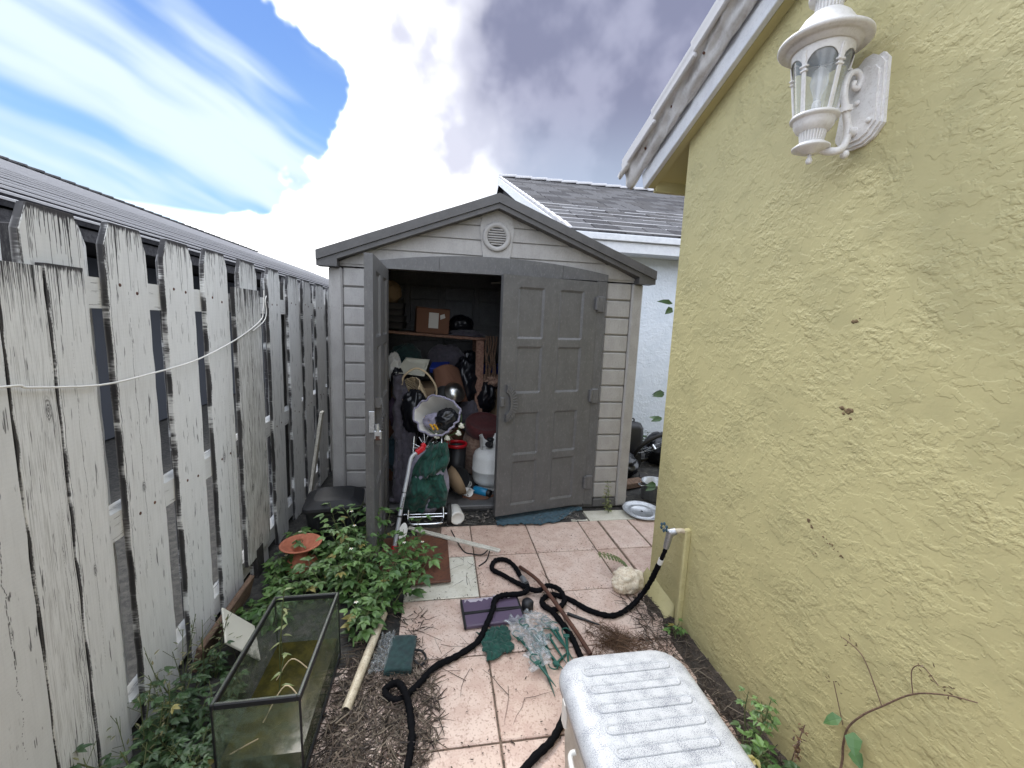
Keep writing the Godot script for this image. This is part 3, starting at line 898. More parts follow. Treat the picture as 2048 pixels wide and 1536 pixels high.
func make_white_house():
	var h = thing("white_house", "white house with grey tiled roof behind the storage shed", "house", "", Vector3(4, 0, -8))
	var o = -h.position
	var g := G.new()
	g.at(o).box(Vector3(5.63, 1.25, -10.15), Vector3(8.0, 2.5, 10.0))
	part(h, "wall", g, M.white_stucco)
	# fascia, drip edge and soffit along the eave
	g = G.new()
	g.at(o).box(Vector3(5.5, 2.41, -4.86), Vector3(8.2, 0.12, 0.03), 0.003)
	part(h, "fascia", g, M.white_paint)
	g = G.new()
	g.at(o).box(Vector3(5.5, 2.51, -4.835), Vector3(8.22, 0.075, 0.05), 0.006)
	part(h, "drip_edge", g, M.white_paint)
	g = G.new()
	g.at(o).box(Vector3(5.5, 2.36, -5.01), Vector3(8.18, 0.012, 0.26))
	part(h, "soffit", g, M.white_paint)
	# roof deck
	var e = Vector2(-4.84, 2.53)
	var r = Vector2(-11.4, 5.09)
	g = G.new()
	g.at(o)
	var x0 = 1.43
	var x1 = 9.6
	g.quad(Vector3(x0, e.y, e.x), Vector3(x1, e.y, e.x), Vector3(x1, r.y, r.x), Vector3(x0, r.y, r.x))
	g.quad(Vector3(x0, r.y, r.x), Vector3(x1, r.y, r.x), Vector3(x1, e.y, r.x - 6.5), Vector3(x0, e.y, r.x - 6.5))
	g.face([Vector3(x0 + 0.15, e.y - 0.2, e.x - 0.3), Vector3(x0 + 0.15, r.y - 0.02, r.x), Vector3(x0 + 0.15, e.y - 0.2, r.x - 6.5)], Vector3(5, 3, -10))
	var roof = part(h, "roof", g, M.slate3)
	# rake board at the gable end
	g = G.new()
	g.at(o)
	var dv = Vector3(0, r.y - e.y, r.x - e.x)
	var ang = atan2(dv.y, -dv.z)
	g.box(Vector3(x0 - 0.02, (e.y + r.y) / 2 - 0.07, (e.x + r.x) / 2), Vector3(0.03, 0.16, dv.length() + 0.05), 0.003, Basis(Vector3.RIGHT, ang))
	part(roof, "rake_board", g, M.white_paint)
	# tiles, course by course
	var nc = 20
	var tw = 0.33
	var step = dv / nc
	var variants = []
	for k in 4:
		var t := G.new()
		var l = step.length() * 1.04
		t.box(Vector3(0, 0.0, 0), Vector3(tw - 0.012, 0.032, l), 0.005)
		variants.append(t.mesh([M.slate, M.slate2, M.slate3, M.slate][k]))
	var eg := G.new()
	eg.box(Vector3.ZERO, Vector3(tw - 0.02, 0.014, 0.012), 0.002)
	var em = eg.mesh(M.pale_edge)
	var b = Basis(Vector3.RIGHT, ang + 0.045)
	for i in nc:
		var cnt = 7 + int(i * 0.5)
		var off = 0.0
		for k in cnt:
			var c = Vector3(x0 + 0.17 + off + k * tw, e.y, e.x) + step * (i + 0.5) + Vector3(0, 0.034 + rf(-0.004, 0.004), 0) + o
			var bb = b * Basis(Vector3.UP, rf(-0.012, 0.012)) * Basis(Vector3(0, 0, 1), rf(-0.012, 0.012))
			piece(roof, "roof_tile", variants[rng.randi() % 4], Transform3D(bb, c))
	# the rest of the slope to the right, hidden by the yellow wall
	g = G.new()
	g.at(o)
	for i in nc:
		var c = Vector3(0, e.y, e.x) + step * (i + 0.5) + Vector3(0, 0.034, 0)
		var xs = x0 + 0.005 + (7 + int(i * 0.5)) * tw
		g.box(Vector3((xs + x1) / 2, c.y, c.z), Vector3(x1 - xs, 0.03, step.length() * 1.04), 0.004, b)
	stuff(roof, "tile_courses", g, M.slate)
	for i in nc:
		g = G.new()
		g.at(o)
		var c = Vector3(0, e.y, e.x) + step * i + Vector3(0, 0.056, 0.0)
		g.box(Vector3((x0 + 6.5) / 2, c.y, c.z), Vector3(6.5 - x0, 0.012, 0.014), 0.002)
		if i < 7: part(roof, "course_edge", g, M.pale_edge)
	var rt := G.new()
	rt.box(Vector3.ZERO, Vector3(0.44, 0.06, 0.26), 0.012, Basis(Vector3(0, 0, 1), 0.06))
	var rm = rt.mesh(M.pale_edge)
	for k in 18:
		piece(roof, "ridge_tile", rm, Transform3D(Basis.IDENTITY, Vector3(x0 + 0.2 + k * 0.4, r.y + 0.06, r.x) + o))
	# tiles showing their ends along the rake
	var vt := G.new()
	vt.box(Vector3.ZERO, Vector3(0.05, 0.05, 0.31), 0.008)
	var vm = vt.mesh(M.pale_edge)
	for i in nc:
		piece(roof, "verge_tile", vm, Transform3D(b, Vector3(x0 + 0.0, e.y, e.x) + step * (i + 0.5) + Vector3(0, 0.045, 0) + o))

const SLOPE := 0.378
func rake_y(z: float) -> float:
	return 2.305 + SLOPE * (z + 2.49)

func make_yellow_house():
	var h = thing("yellow_house", "yellow stucco house wall filling the right side under a white rake board", "house", "", Vector3(3, 0, 0))
	var o = -h.position
	var xw = 1.23
	var zc = -2.14
	var g := G.new()
	g.at(o)
	# gable wall as a solid: polygon in z-y, extruded along x
	var poly = [Vector2(5.4, -0.05), Vector2(zc, -0.05), Vector2(zc, rake_y(zc) + 0.02), Vector2(1.6, rake_y(1.6) + 0.02), Vector2(5.4, rake_y(-2.2) + 0.02)]
	g.smooth(-1)
	var n = poly.size()
	var cen = Vector3(2.5, 1.5, 0.5)
	var A = []; var B = []
	for p in poly:
		A.append(Vector3(xw, p.y, p.x)); B.append(Vector3(7.0, p.y, p.x))
	g.face(A, cen); g.face(B, cen)
	for i in n: g.face([A[i], A[(i + 1) % n], B[(i + 1) % n], B[i]], cen)
	part(h, "wall", g, M.stucco)
	# plinth that flares out by the corner
	g = G.new()
	g.at(o)
	g.face([Vector3(1.16, -0.02, -1.86), Vector3(1.16, -0.02, zc - 0.03), Vector3(xw - 0.002, 0.10, zc - 0.03), Vector3(xw - 0.002, 0.07, -1.86)], Vector3(1.3, 0, -2))
	g.face([Vector3(1.16, -0.02, -1.86), Vector3(xw - 0.002, 0.07, -1.86), Vector3(xw - 0.002, -0.02, -1.86)], Vector3(1.2, 0, -2))
	g.face([Vector3(1.16, -0.02, zc - 0.03), Vector3(xw - 0.002, 0.10, zc - 0.03), Vector3(xw - 0.002, -0.02, zc - 0.03)], Vector3(1.2, 0, -2))
	part(h, "plinth", g, M.stucco)
	# mud daubed by wasps, dried on the wall
	for q in [[1.548, -1.105, 0.016, "small dark mud nest high on the yellow wall under the lantern", 5], [1.268, -1.098, 0.024, "flat brown mud patch in the middle of the yellow wall", 9], [0.875, -1.165, 0.015, "dark mud smear low on the yellow wall", 7], [0.855, -1.10, 0.009, "string of dark mud specks below the smear on the yellow wall", 12], [0.784, -1.125, 0.008, "tiny chip on the yellow wall under the mud specks", 3]]:
		g = G.new()
		var mn = noise(int(q[0] * 1000), 1.5, 3)
		for k in q[4]:
			var r = q[2] * rf(0.10, 0.28)
			g.ball(Vector3(xw, q[0] + q[2] * rf(-0.7, 0.7) - (0.003 * k if q[4] == 12 else 0.0), q[1] + q[2] * rf(-1.0, 1.0) + (0.006 * k if q[4] == 12 else 0.0)), Vector3(0.0022, r, r * 1.4), mn, 0.8, 2.0, 12, 8)
		solo("mud_nest", g, M.mud, q[3], "mud")
	# roof slab over the gable, falling away from the camera
	var ang = atan(SLOPE)
	var b = Basis(Vector3.RIGHT, -ang)
	var za = -2.49
	var zb = 1.5
	var mid = (za + zb) / 2
	var ln = (zb - za) / cos(ang)
	g = G.new()
	g.at(o)
	var up = b * Vector3.UP
	g.box(Vector3(4.19, rake_y(mid), mid) + up * 0.115, Vector3(5.99, 0.05, ln), 0.0, b)
	var roof = part(h, "roof", g, M.slate3)
	# soffit boards under it beyond the corner
	g = G.new()
	g.at(o)
	var zs = (za + zc) / 2
	g.box(Vector3(4.2, rake_y(zs), zs) + up * 0.03, Vector3(5.94, 0.016, (zc - za) / cos(ang) - 0.03), 0.0, b)
	part(roof, "soffit", g, M.soffit)
	g = G.new()
	g.at(o).box(Vector3(4.2, rake_y(za) + 0.03, za + 0.02), Vector3(5.95, 0.10, 0.03), 0.003)
	part(roof, "eave_board", g, M.soffit)
	g = G.new()
	g.at(o)
	g.box(Vector3(1.209, rake_y(mid), mid) + up * 0.015, Vector3(0.04, 0.03, ln - 0.02), 0.0, b)
	part(roof, "rake_soffit", g, M.soffit)
	# white rake board
	g = G.new()
	g.at(o)
	g.box(Vector3(1.176, rake_y(mid), mid) + up * 0.05, Vector3(0.026, 0.10, ln), 0.003, b)
	part(roof, "rake_board", g, M.white_paint)
	# crumpled metal flashing over the board
	var nz = noise(91, 1.0, 3)
	g = G.new()
	g.at(o)
	g.sheet(10, 120, func(u, v):
		var z = lerpf(-2.56, zb, v)
		var pr = [Vector2(1.150, 0.085), Vector2(1.128, 0.10), Vector2(1.118, 0.135), Vector2(1.104, 0.15), Vector2(1.090, 0.165), Vector2(1.08, 0.172)]
		var k = u * 5.0
		var i = int(min(k, 4))
		var q = pr[i].lerp(pr[i + 1], k - i)
		var cr = 0.018 * nz.get_noise_2d(z * 9.0, u * 2.0) + 0.006 * nz.get_noise_2d(z * 40.0, u * 5.0 + 40)
		var end = sstep(-2.44, -2.56, z)
		return Vector3(q.x + cr - 0.03 * end * u, rake_y(z) + q.y * cos(ang) * (1.0 - 0.15 * end) + cr * 0.7 - 0.03 * end * sin(u * 9.0), z - q.y * sin(ang) + 0.02 * end * nz.get_noise_2d(u * 12, 3)), 0.002)
	part(roof, "flashing", g, M.flashing)
	g = G.new()
	g.at(o)
	for k in 9:
		var z = -2.35 + k * 0.26
		g.ball(Vector3(1.112 + 0.018 * nz.get_noise_2d(z * 9.0, 1.0) - 0.004, rake_y(z) + 0.13, z - 0.045), Vector3(0.006, 0.007, 0.007), null, 0, 1, 8, 6)
	var nl = part(roof, "nail", g, M.rust)
	nl.set_meta("kind", "stuff")
	# rake tiles above a dark gap
	var rt := G.new()
	rt.box(Vector3.ZERO, Vector3(0.16, 0.055, 0.40), 0.012, b * Basis(Vector3.RIGHT, 0.05))
	rt.box(Vector3(-0.07, -0.025, 0) , Vector3(0.02, 0.05, 0.395), 0.006, b * Basis(Vector3.RIGHT, 0.05))
	var rm = rt.mesh(M.pale_edge)
	for k in 12:
		var z = -2.36 + k * 0.34
		piece(roof, "rake_tile", rm, Transform3D(Basis(Vector3.UP, rf(-0.01, 0.01)), Vector3(1.15, rake_y(z), z) + up * 0.200 + o))

# ---------------------------------------------------------------- storage shed
const SC := 0.395
const SF := -3.19
const SB := -4.94

func door_mesh(w: float, y0: float, y1: float, th: float, front: float, back: float):
	# slab in local xy from x = 0 to x = -w; recessed fields on +z by front and on -z by back; returns [slab, fields]
	var h = y1 - y0
	var cols = [[0.15, 0.42], [0.58, 0.85]]
	var rows = [[0.04, 0.235], [0.262, 0.445], [0.525, 0.72], [0.75, 0.957]]
	var bv = 0.016
	var xs = [0.0]; var ys = [y0]
	for c in cols: xs += [-w * c[0], -w * c[0] - bv, -w * c[1] + bv, -w * c[1]]
	xs.append(-w)
	for r in rows: ys += [y0 + h * r[0], y0 + h * r[0] + bv, y0 + h * r[1] - bv, y0 + h * r[1]]
	ys.append(y1)
	var g := G.new()
	g.smooth(-1)
	var inn = func(i: int, n: int) -> bool: return i > 0 and i < n - 1 and ((i - 1) % 4 == 1 or (i - 1) % 4 == 2)
	var P = func(i: int, j: int, s: float) -> Vector3:
		var dep = (front if s > 0 else back) if inn.call(i, xs.size()) and inn.call(j, ys.size()) else 0.0
		return Vector3(xs[i], ys[j], s * (th / 2 - dep))
	for s in [1.0, -1.0]:
		for i in xs.size() - 1:
			for j in ys.size() - 1:
				var a = P.call(i, j, s); var b = P.call(i + 1, j, s); var c = P.call(i + 1, j + 1, s); var d = P.call(i, j + 1, s)
				if inn.call(i, xs.size()) and inn.call(i + 1, xs.size()) and (i - 1) % 4 == 1 and inn.call(j, ys.size()) and inn.call(j + 1, ys.size()) and (j - 1) % 4 == 1: continue
				if s > 0: g.quad(b, a, d, c)
				else: g.quad(a, b, c, d)
	g.quad(Vector3(0, y0, th / 2), Vector3(0, y0, -th / 2), Vector3(0, y1, -th / 2), Vector3(0, y1, th / 2))
	g.quad(Vector3(-w, y0, -th / 2), Vector3(-w, y0, th / 2), Vector3(-w, y1, th / 2), Vector3(-w, y1, -th / 2))
	g.quad(Vector3(-w, y1, th / 2), Vector3(0, y1, th / 2), Vector3(0, y1, -th / 2), Vector3(-w, y1, -th / 2))
	g.quad(Vector3(-w, y0, -th / 2), Vector3(0, y0, -th / 2), Vector3(0, y0, th / 2), Vector3(-w, y0, th / 2))
	var fields = []
	for c in cols:
		for r in rows:
			var f := G.new()
			var ca = -w * (c[0] + c[1]) / 2
			var cy = y0 + h * (r[0] + r[1]) / 2
			var sx = w * (c[1] - c[0]) - 2 * bv
			var sy = h * (r[1] - r[0]) - 2 * bv
			f.box(Vector3(ca, cy, (back - front) / 2), Vector3(sx, sy, th - front - back))
			fields.append(f)
	return [g, fields]

func handle_mesh() -> G:
	# half-moon grip with its rim, lying on a face that looks to +z
	var g := G.new()
	g.smooth(-1)
	var pts = []
	for k in 17:
		var a = -PI / 2 + PI * k / 16.0
		pts.append(Vector2(0.088 * cos(a), 0.135 * sin(a)))
	var inner = []
	for k in 17:
		var a = PI / 2 - PI * k / 16.0
		inner.append(Vector2(0.034 * cos(a), 0.08 * sin(a)))
	g.prism(PackedVector2Array(pts + inner), 0.0, 0.03)
	for k in 17:
		var a = -PI / 2 + PI * (k + 0.5) / 17.0
		g.box(Vector3(0.068 * cos(a), 0.115 * sin(a), 0.032), Vector3(0.034, 0.007, 0.008), 0.001, Basis(Vector3(0, 0, 1), a))
	return g

func make_shed():
	var s = thing("storage_shed", "grey and taupe plastic garden shed with its left door standing open", "shed", "", Vector3(SC, 0, SF))
	var o = -s.position
	var hw = 1.165
	var g := G.new()
	g.at(o).box(Vector3(SC, 0.03, (SF + SB) / 2), Vector3(hw * 2 - 0.02, 0.05, SF - SB - 0.02), 0.006)
	part(s, "floor", g, M.shed_dark)
	# corner posts
	for sx in [-1, 1]:
		g = G.new()
		g.at(o).box(Vector3(SC + sx * (hw - 0.047), 0.92, SF - 0.03), Vector3(0.092, 1.82, 0.06), 0.012)
		part(s, "corner_post", g, M.shed_light)
	# moulded boards either side of the doors
	var pitch = 0.1345
	for sx in [-1, 1]:
		var bg := G.new()
		bg.box(Vector3.ZERO, Vector3(0.198, pitch - 0.010, 0.03), 0.007)
		var bm = bg.mesh(M.shed_light)
		for k in 13:
			piece(s, "siding_board", bm, Transform3D(Basis.IDENTITY, Vector3(SC + sx * (hw - 0.195), 0.085 + pitch * (k + 0.5), SF - 0.024) + o))
		g = G.new()
		g.at(o).box(Vector3(SC + sx * (hw - 0.195), 0.93, SF - 0.040), Vector3(0.20, 1.8, 0.02))
		part(s, "siding_backing", g, M.shed_light)
		g = G.new()
		g.at(o).box(Vector3(SC + sx * (hw - 0.195), 0.045, SF - 0.02), Vector3(0.2, 0.07, 0.036), 0.006)
		part(s, "base_strip", g, M.shed_dark)
	# door frame
	for sx in [-1, 1]:
		g = G.new()
		g.at(o).box(Vector3(SC + sx * 0.815, 0.94, SF - 0.012), Vector3(0.085, 1.80, 0.075), 0.008)
		part(s, "door_jamb", g, M.shed_dark)
	g = G.new()
	g.at(o).box(Vector3(SC, 0.052, SF - 0.01), Vector3(1.54, 0.03, 0.07), 0.005)
	part(s, "threshold", g, M.shed_dark)
	var arch = []
	for k in 25:
		var t = -1.0 + k / 12.0
		arch.append(Vector2(SC + t * 0.858, 1.957 - 0.075 * t * t))
	var hp = PackedVector2Array([Vector2(SC - 0.858, 1.835), Vector2(SC + 0.858, 1.835)])
	for k in range(24, -1, -1): hp.append(arch[k])
	# the lintel in three lengths
	var cuts = [[-0.9, -0.41], [-0.408, 0.50], [0.502, 0.9]]
	for c in cuts:
		var clip = PackedVector2Array([Vector2(SC + c[0], 1.5), Vector2(SC + c[1], 1.5), Vector2(SC + c[1], 2.3), Vector2(SC + c[0], 2.3)])
		for pg in Geometry2D.intersect_polygons(hp, clip):
			g = G.new()
			g.at(o).prism(pg, SF - 0.05, SF + 0.028)
			part(s, "lintel", g, M.shed_dark)
	# maker's raised word on the lintel, worn and the colour of the plastic
	var gab = PackedVector2Array([Vector2(SC - 1.16, 1.84), Vector2(SC + 1.16, 1.84), Vector2(SC, 2.33)])
	# gable boards, cut by the roof, the lintel and the vent plate
	var vent = PackedVector2Array([Vector2(SC - 0.095, 1.93), Vector2(SC + 0.095, 1.93), Vector2(SC + 0.125, 2.16), Vector2(SC + 0.105, 2.27), Vector2(SC, 2.32), Vector2(SC - 0.105, 2.27), Vector2(SC - 0.125, 2.16)])
	var rows = [1.852, 1.965, 2.075, 2.175, 2.33]
	for i in rows.size() - 1:
		var band = PackedVector2Array([Vector2(SC - 1.3, rows[i] + 0.005), Vector2(SC + 1.3, rows[i] + 0.005), Vector2(SC + 1.3, rows[i + 1] - 0.005), Vector2(SC - 1.3, rows[i + 1] - 0.005)])
		for pg in Geometry2D.intersect_polygons(gab, band):
			for p2 in Geometry2D.clip_polygons(pg, hp):
				for p3 in Geometry2D.clip_polygons(p2, vent):
					g = G.new()
					g.at(o).prism(p3, SF - 0.045, SF - 0.010)
					part(s, "gable_board", g, M.shed_light)
	g = G.new()
	g.at(o).prism(gab, SF - 0.06, SF - 0.022)
	part(s, "gable_backing", g, M.shed_light)
	g = G.new()
	g.at(o).prism(vent, SF - 0.05, SF + 0.002)
	var vp = part(s, "vent_plate", g, M.shed_light)
	g = G.new()
	g.at(o + Vector3(SC - 0.003, 2.103, SF + 0.002), Basis(Vector3.RIGHT, PI / 2))
	g.lathe([Vector2(0.066, 0.004), Vector2(0.070, 0.014), Vector2(0.094, 0.016), Vector2(0.102, 0.010), Vector2(0.104, 0.0)], 40)
	part(vp, "vent_ring", g, M.shed_light)
	g = G.new()
	g.at(o + Vector3(SC - 0.003, 2.103, SF + 0.003), Basis(Vector3.RIGHT, PI / 2))
	g.lathe([Vector2(0.068, 0.0), Vector2(0.0, 0.001)], 32)
	part(vp, "vent_hole", g, M.black_matte)
	for k in 7:
		var yy = -0.051 + k * 0.017
		var ww = sqrt(maxf(0.0, 0.067 * 0.067 - yy * yy))
		g = G.new()
		g.at(o).box(Vector3(SC - 0.003, 2.103 + yy, SF + 0.010), Vector3(ww * 2, 0.0105, 0.012), 0.002, Basis(Vector3.RIGHT, 0.5))
		part(vp, "slat", g, M.shed_light)
	# roof: two panels, deep dark trim with a step along the front
	for sx in [-1, 1]:
		g = G.new()
		g.at(o)
		var rp = PackedVector2Array([Vector2(SC, 2.365), Vector2(SC + sx * 1.21, 1.91), Vector2(SC + sx * 1.215, 1.88), Vector2(SC, 2.335)])
		g.prism(rp, SB - 0.06, SF + 0.03)
		var pan = part(s, "roof_panel", g, M.shed_roof)
		g = G.new()
		g.at(o)
		var zf = SF + 0.085
		g.prism(PackedVector2Array([Vector2(SC, 2.387), Vector2(SC + sx * 1.222, 1.925), Vector2(SC + sx * 1.222, 1.862), Vector2(SC, 2.324)]), SF - 0.04, zf)
		part(pan, "roof_trim", g, M.shed_roof)
		g = G.new()
		g.at(o)
		g.prism(PackedVector2Array([Vector2(SC, 2.322), Vector2(SC + sx * 1.222, 1.860), Vector2(SC + sx * 1.222, 1.826), Vector2(SC + sx * 1.09, 1.826), Vector2(SC + sx * 1.09, 1.876), Vector2(SC, 2.288)]), SF - 0.03, zf - 0.012)
		part(pan, "roof_trim", g, M.shed_roof)
	# side and back walls with their inner framing
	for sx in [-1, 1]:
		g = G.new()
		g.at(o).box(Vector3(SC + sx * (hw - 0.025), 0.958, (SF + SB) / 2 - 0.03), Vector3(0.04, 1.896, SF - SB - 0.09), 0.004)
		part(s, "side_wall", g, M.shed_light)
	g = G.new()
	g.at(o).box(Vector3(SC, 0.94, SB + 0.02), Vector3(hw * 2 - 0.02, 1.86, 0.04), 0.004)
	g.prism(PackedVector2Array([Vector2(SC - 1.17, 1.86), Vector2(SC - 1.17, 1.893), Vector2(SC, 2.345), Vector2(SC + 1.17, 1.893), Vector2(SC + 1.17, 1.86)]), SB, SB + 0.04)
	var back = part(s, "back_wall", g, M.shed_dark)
	for i in 6:
		for j in 4:
			g = G.new()
			g.at(o)
			var cx = SC - 0.95 + i * 0.38
			var cy = 0.3 + j * 0.45
			for q in [[0, 0.2, 0.34, 0.02], [0, -0.2, 0.34, 0.02], [-0.16, 0, 0.02, 0.38], [0.16, 0, 0.02, 0.38], [0, 0.06, 0.3, 0.012]]:
				g.box(Vector3(cx + q[0], cy + q[1], SB + 0.048), Vector3(q[2], q[3], 0.018), 0.004)
			part(back, "wall_rib", g, M.shed_dark)
	# doors
	var dw = 0.77
	for side in [1, -1]:
		var r = door_mesh(dw, 0.06, 1.825, 0.045, 0.010 if side > 0 else 0.012, 0.018 if side > 0 else 0.010)
		var d = part(s, "door", r[0], M.shed_dark)
		d.set_meta("label", "right door pulled almost shut" if side > 0 else "left door standing wide open")
		for f in r[1]: part(d, "panel", f, M.shed_dark)
		var hg = handle_mesh()
		if side > 0:
			d.transform = Transform3D(Basis(Vector3.UP, deg_to_rad(13.5)), Vector3(1.168, 0, SF + 0.012) + o)
			var hd = part(d, "handle", hg, M.shed_dark)
			hd.transform = Transform3D(Basis.IDENTITY, Vector3(-dw + 0.045, 0.92, 0.023))
			g = G.new()
			g.box(Vector3(-dw + 0.02, 0.93, 0.03), Vector3(0.035, 0.07, 0.02), 0.006)
			part(d, "latch", g, M.shed_dark)
		else:
			d.transform = Transform3D(Basis(Vector3.UP, deg_to_rad(89.0)), Vector3(-0.385, 0, SF + 0.04) + o)
			# a door hung the other way: its outer face looks to -x
			d.transform = Transform3D(Basis(Vector3(0, 0, 1), Vector3.UP, Vector3(-1, 0, 0)).rotated(Vector3.UP, 0.012), Vector3(-0.372, 0, SF + 0.03) + o)
			d.scale = Vector3.ONE
			d.transform = Transform3D(Basis(Vector3.UP, deg_to_rad(90.7)), Vector3(-0.383, 0, SF + 0.05) + o)
			var hd = part(d, "handle", hg, M.shed_dark)
			hd.transform = Transform3D(Basis.IDENTITY, Vector3(-dw + 0.045, 0.92, 0.023))
			g = G.new()
			g.at(Vector3(0, 0, 0))
			g.box(Vector3(-dw + 0.19, 0.93, -0.028), Vector3(0.02, 0.27, 0.014), 0.005)
			g.box(Vector3(-dw + 0.19, 1.05, -0.04), Vector3(0.02, 0.02, 0.03), 0.005)
			g.box(Vector3(-dw + 0.19, 0.81, -0.04), Vector3(0.02, 0.02, 0.03), 0.005)
			part(d, "inner_grip", g, M.shed_dark)
			g = G.new()
			g.box(Vector3(-dw - 0.004, 0.93, 0.012), Vector3(0.008, 0.12, 0.03), 0.002)
			g.tube([Vector3(-dw - 0.012, 0.92, 0.04), Vector3(-dw - 0.014, 0.88, 0.045)], 0.012, 8)
			g.box(Vector3(-dw - 0.014, 0.86, 0.045), Vector3(0.018, 0.05, 0.04), 0.005)
			part(d, "padlock", g, M.alu)
			g = G.new()
			g.box(Vector3(-dw - 0.015, 0.845, 0.045), Vector3(0.016, 0.03, 0.03), 0.004)
			part(d, "rusted_hasp", g, M.rust)
	for yy in [1.66, 0.95, 0.24]:
		g = G.new()
		g.at(o + Vector3(1.168, yy, SF + 0.036))
		g.box(Vector3(-0.055, 0, 0.004), Vector3(0.085, 0.13, 0.014), 0.012, Basis(Vector3.UP, deg_to_rad(13.5)))
		g.box(Vector3(0.035, 0, 0.0), Vector3(0.06, 0.12, 0.014), 0.012)
		g.tube([Vector3(0, -0.04, 0.01), Vector3(0, 0.05, 0.01)], 0.014, 10)
		part(s, "hinge", g, M.shed_dark)
	# added white strip painted as a slit of daylight under the roof at the back
	g = G.new()
	g.at(o).box(Vector3(0.63, 1.93, -4.86), Vector3(0.16, 0.02, 0.03), 0.004, Basis(Vector3(0, 0, 1), 0.08))
	part(s, "daylight_strip", g, M.white_plastic)

# ---------------------------------------------------------------- helpers for rounded solids
func rr(hx: float, hz: float, r: float, y: float, n := 5) -> Array:
	var out = []
	r = min(r, min(hx, hz) - 0.0005)
	for q in [[1, 1, 0.0], [-1, 1, PI / 2], [-1, -1, PI], [1, -1, PI * 1.5]]:
		for k in n + 1:
			var a = q[2] + PI / 2 * k / n
			out.append(Vector3(q[0] * (hx - r) + r * cos(a), y, -(q[1] * (hz - r) + r * sin(a))))
	return out

func loft(g: G, loops: Array, bottom := true, top := true, sm := 1):
	g.smooth(sm)
	for i in loops.size() - 1:
		var A = loops[i]
		var B = loops[i + 1]
		for k in A.size():
			var k2 = (k + 1) % A.size()
			g.quad(A[k], A[k2], B[k2], B[k])
	g.smooth(-1 if sm < 1 else 2)
	for e in [[bottom, loops[0], -1], [top, loops[-1], 1]]:
		if not e[0]: continue
		var L = e[1]
		var c := Vector3.ZERO
		for p in L: c += p
		c /= L.size()
		for k in L.size():
			var k2 = (k + 1) % L.size()
			if e[2] > 0: g.tri(L[k], L[k2], c)
			else: g.tri(L[k2], L[k], c)
	return g

func tilt(x: float, y: float, z: float) -> Basis:
	return Basis.from_euler(Vector3(deg_to_rad(x), deg_to_rad(y), deg_to_rad(z)))

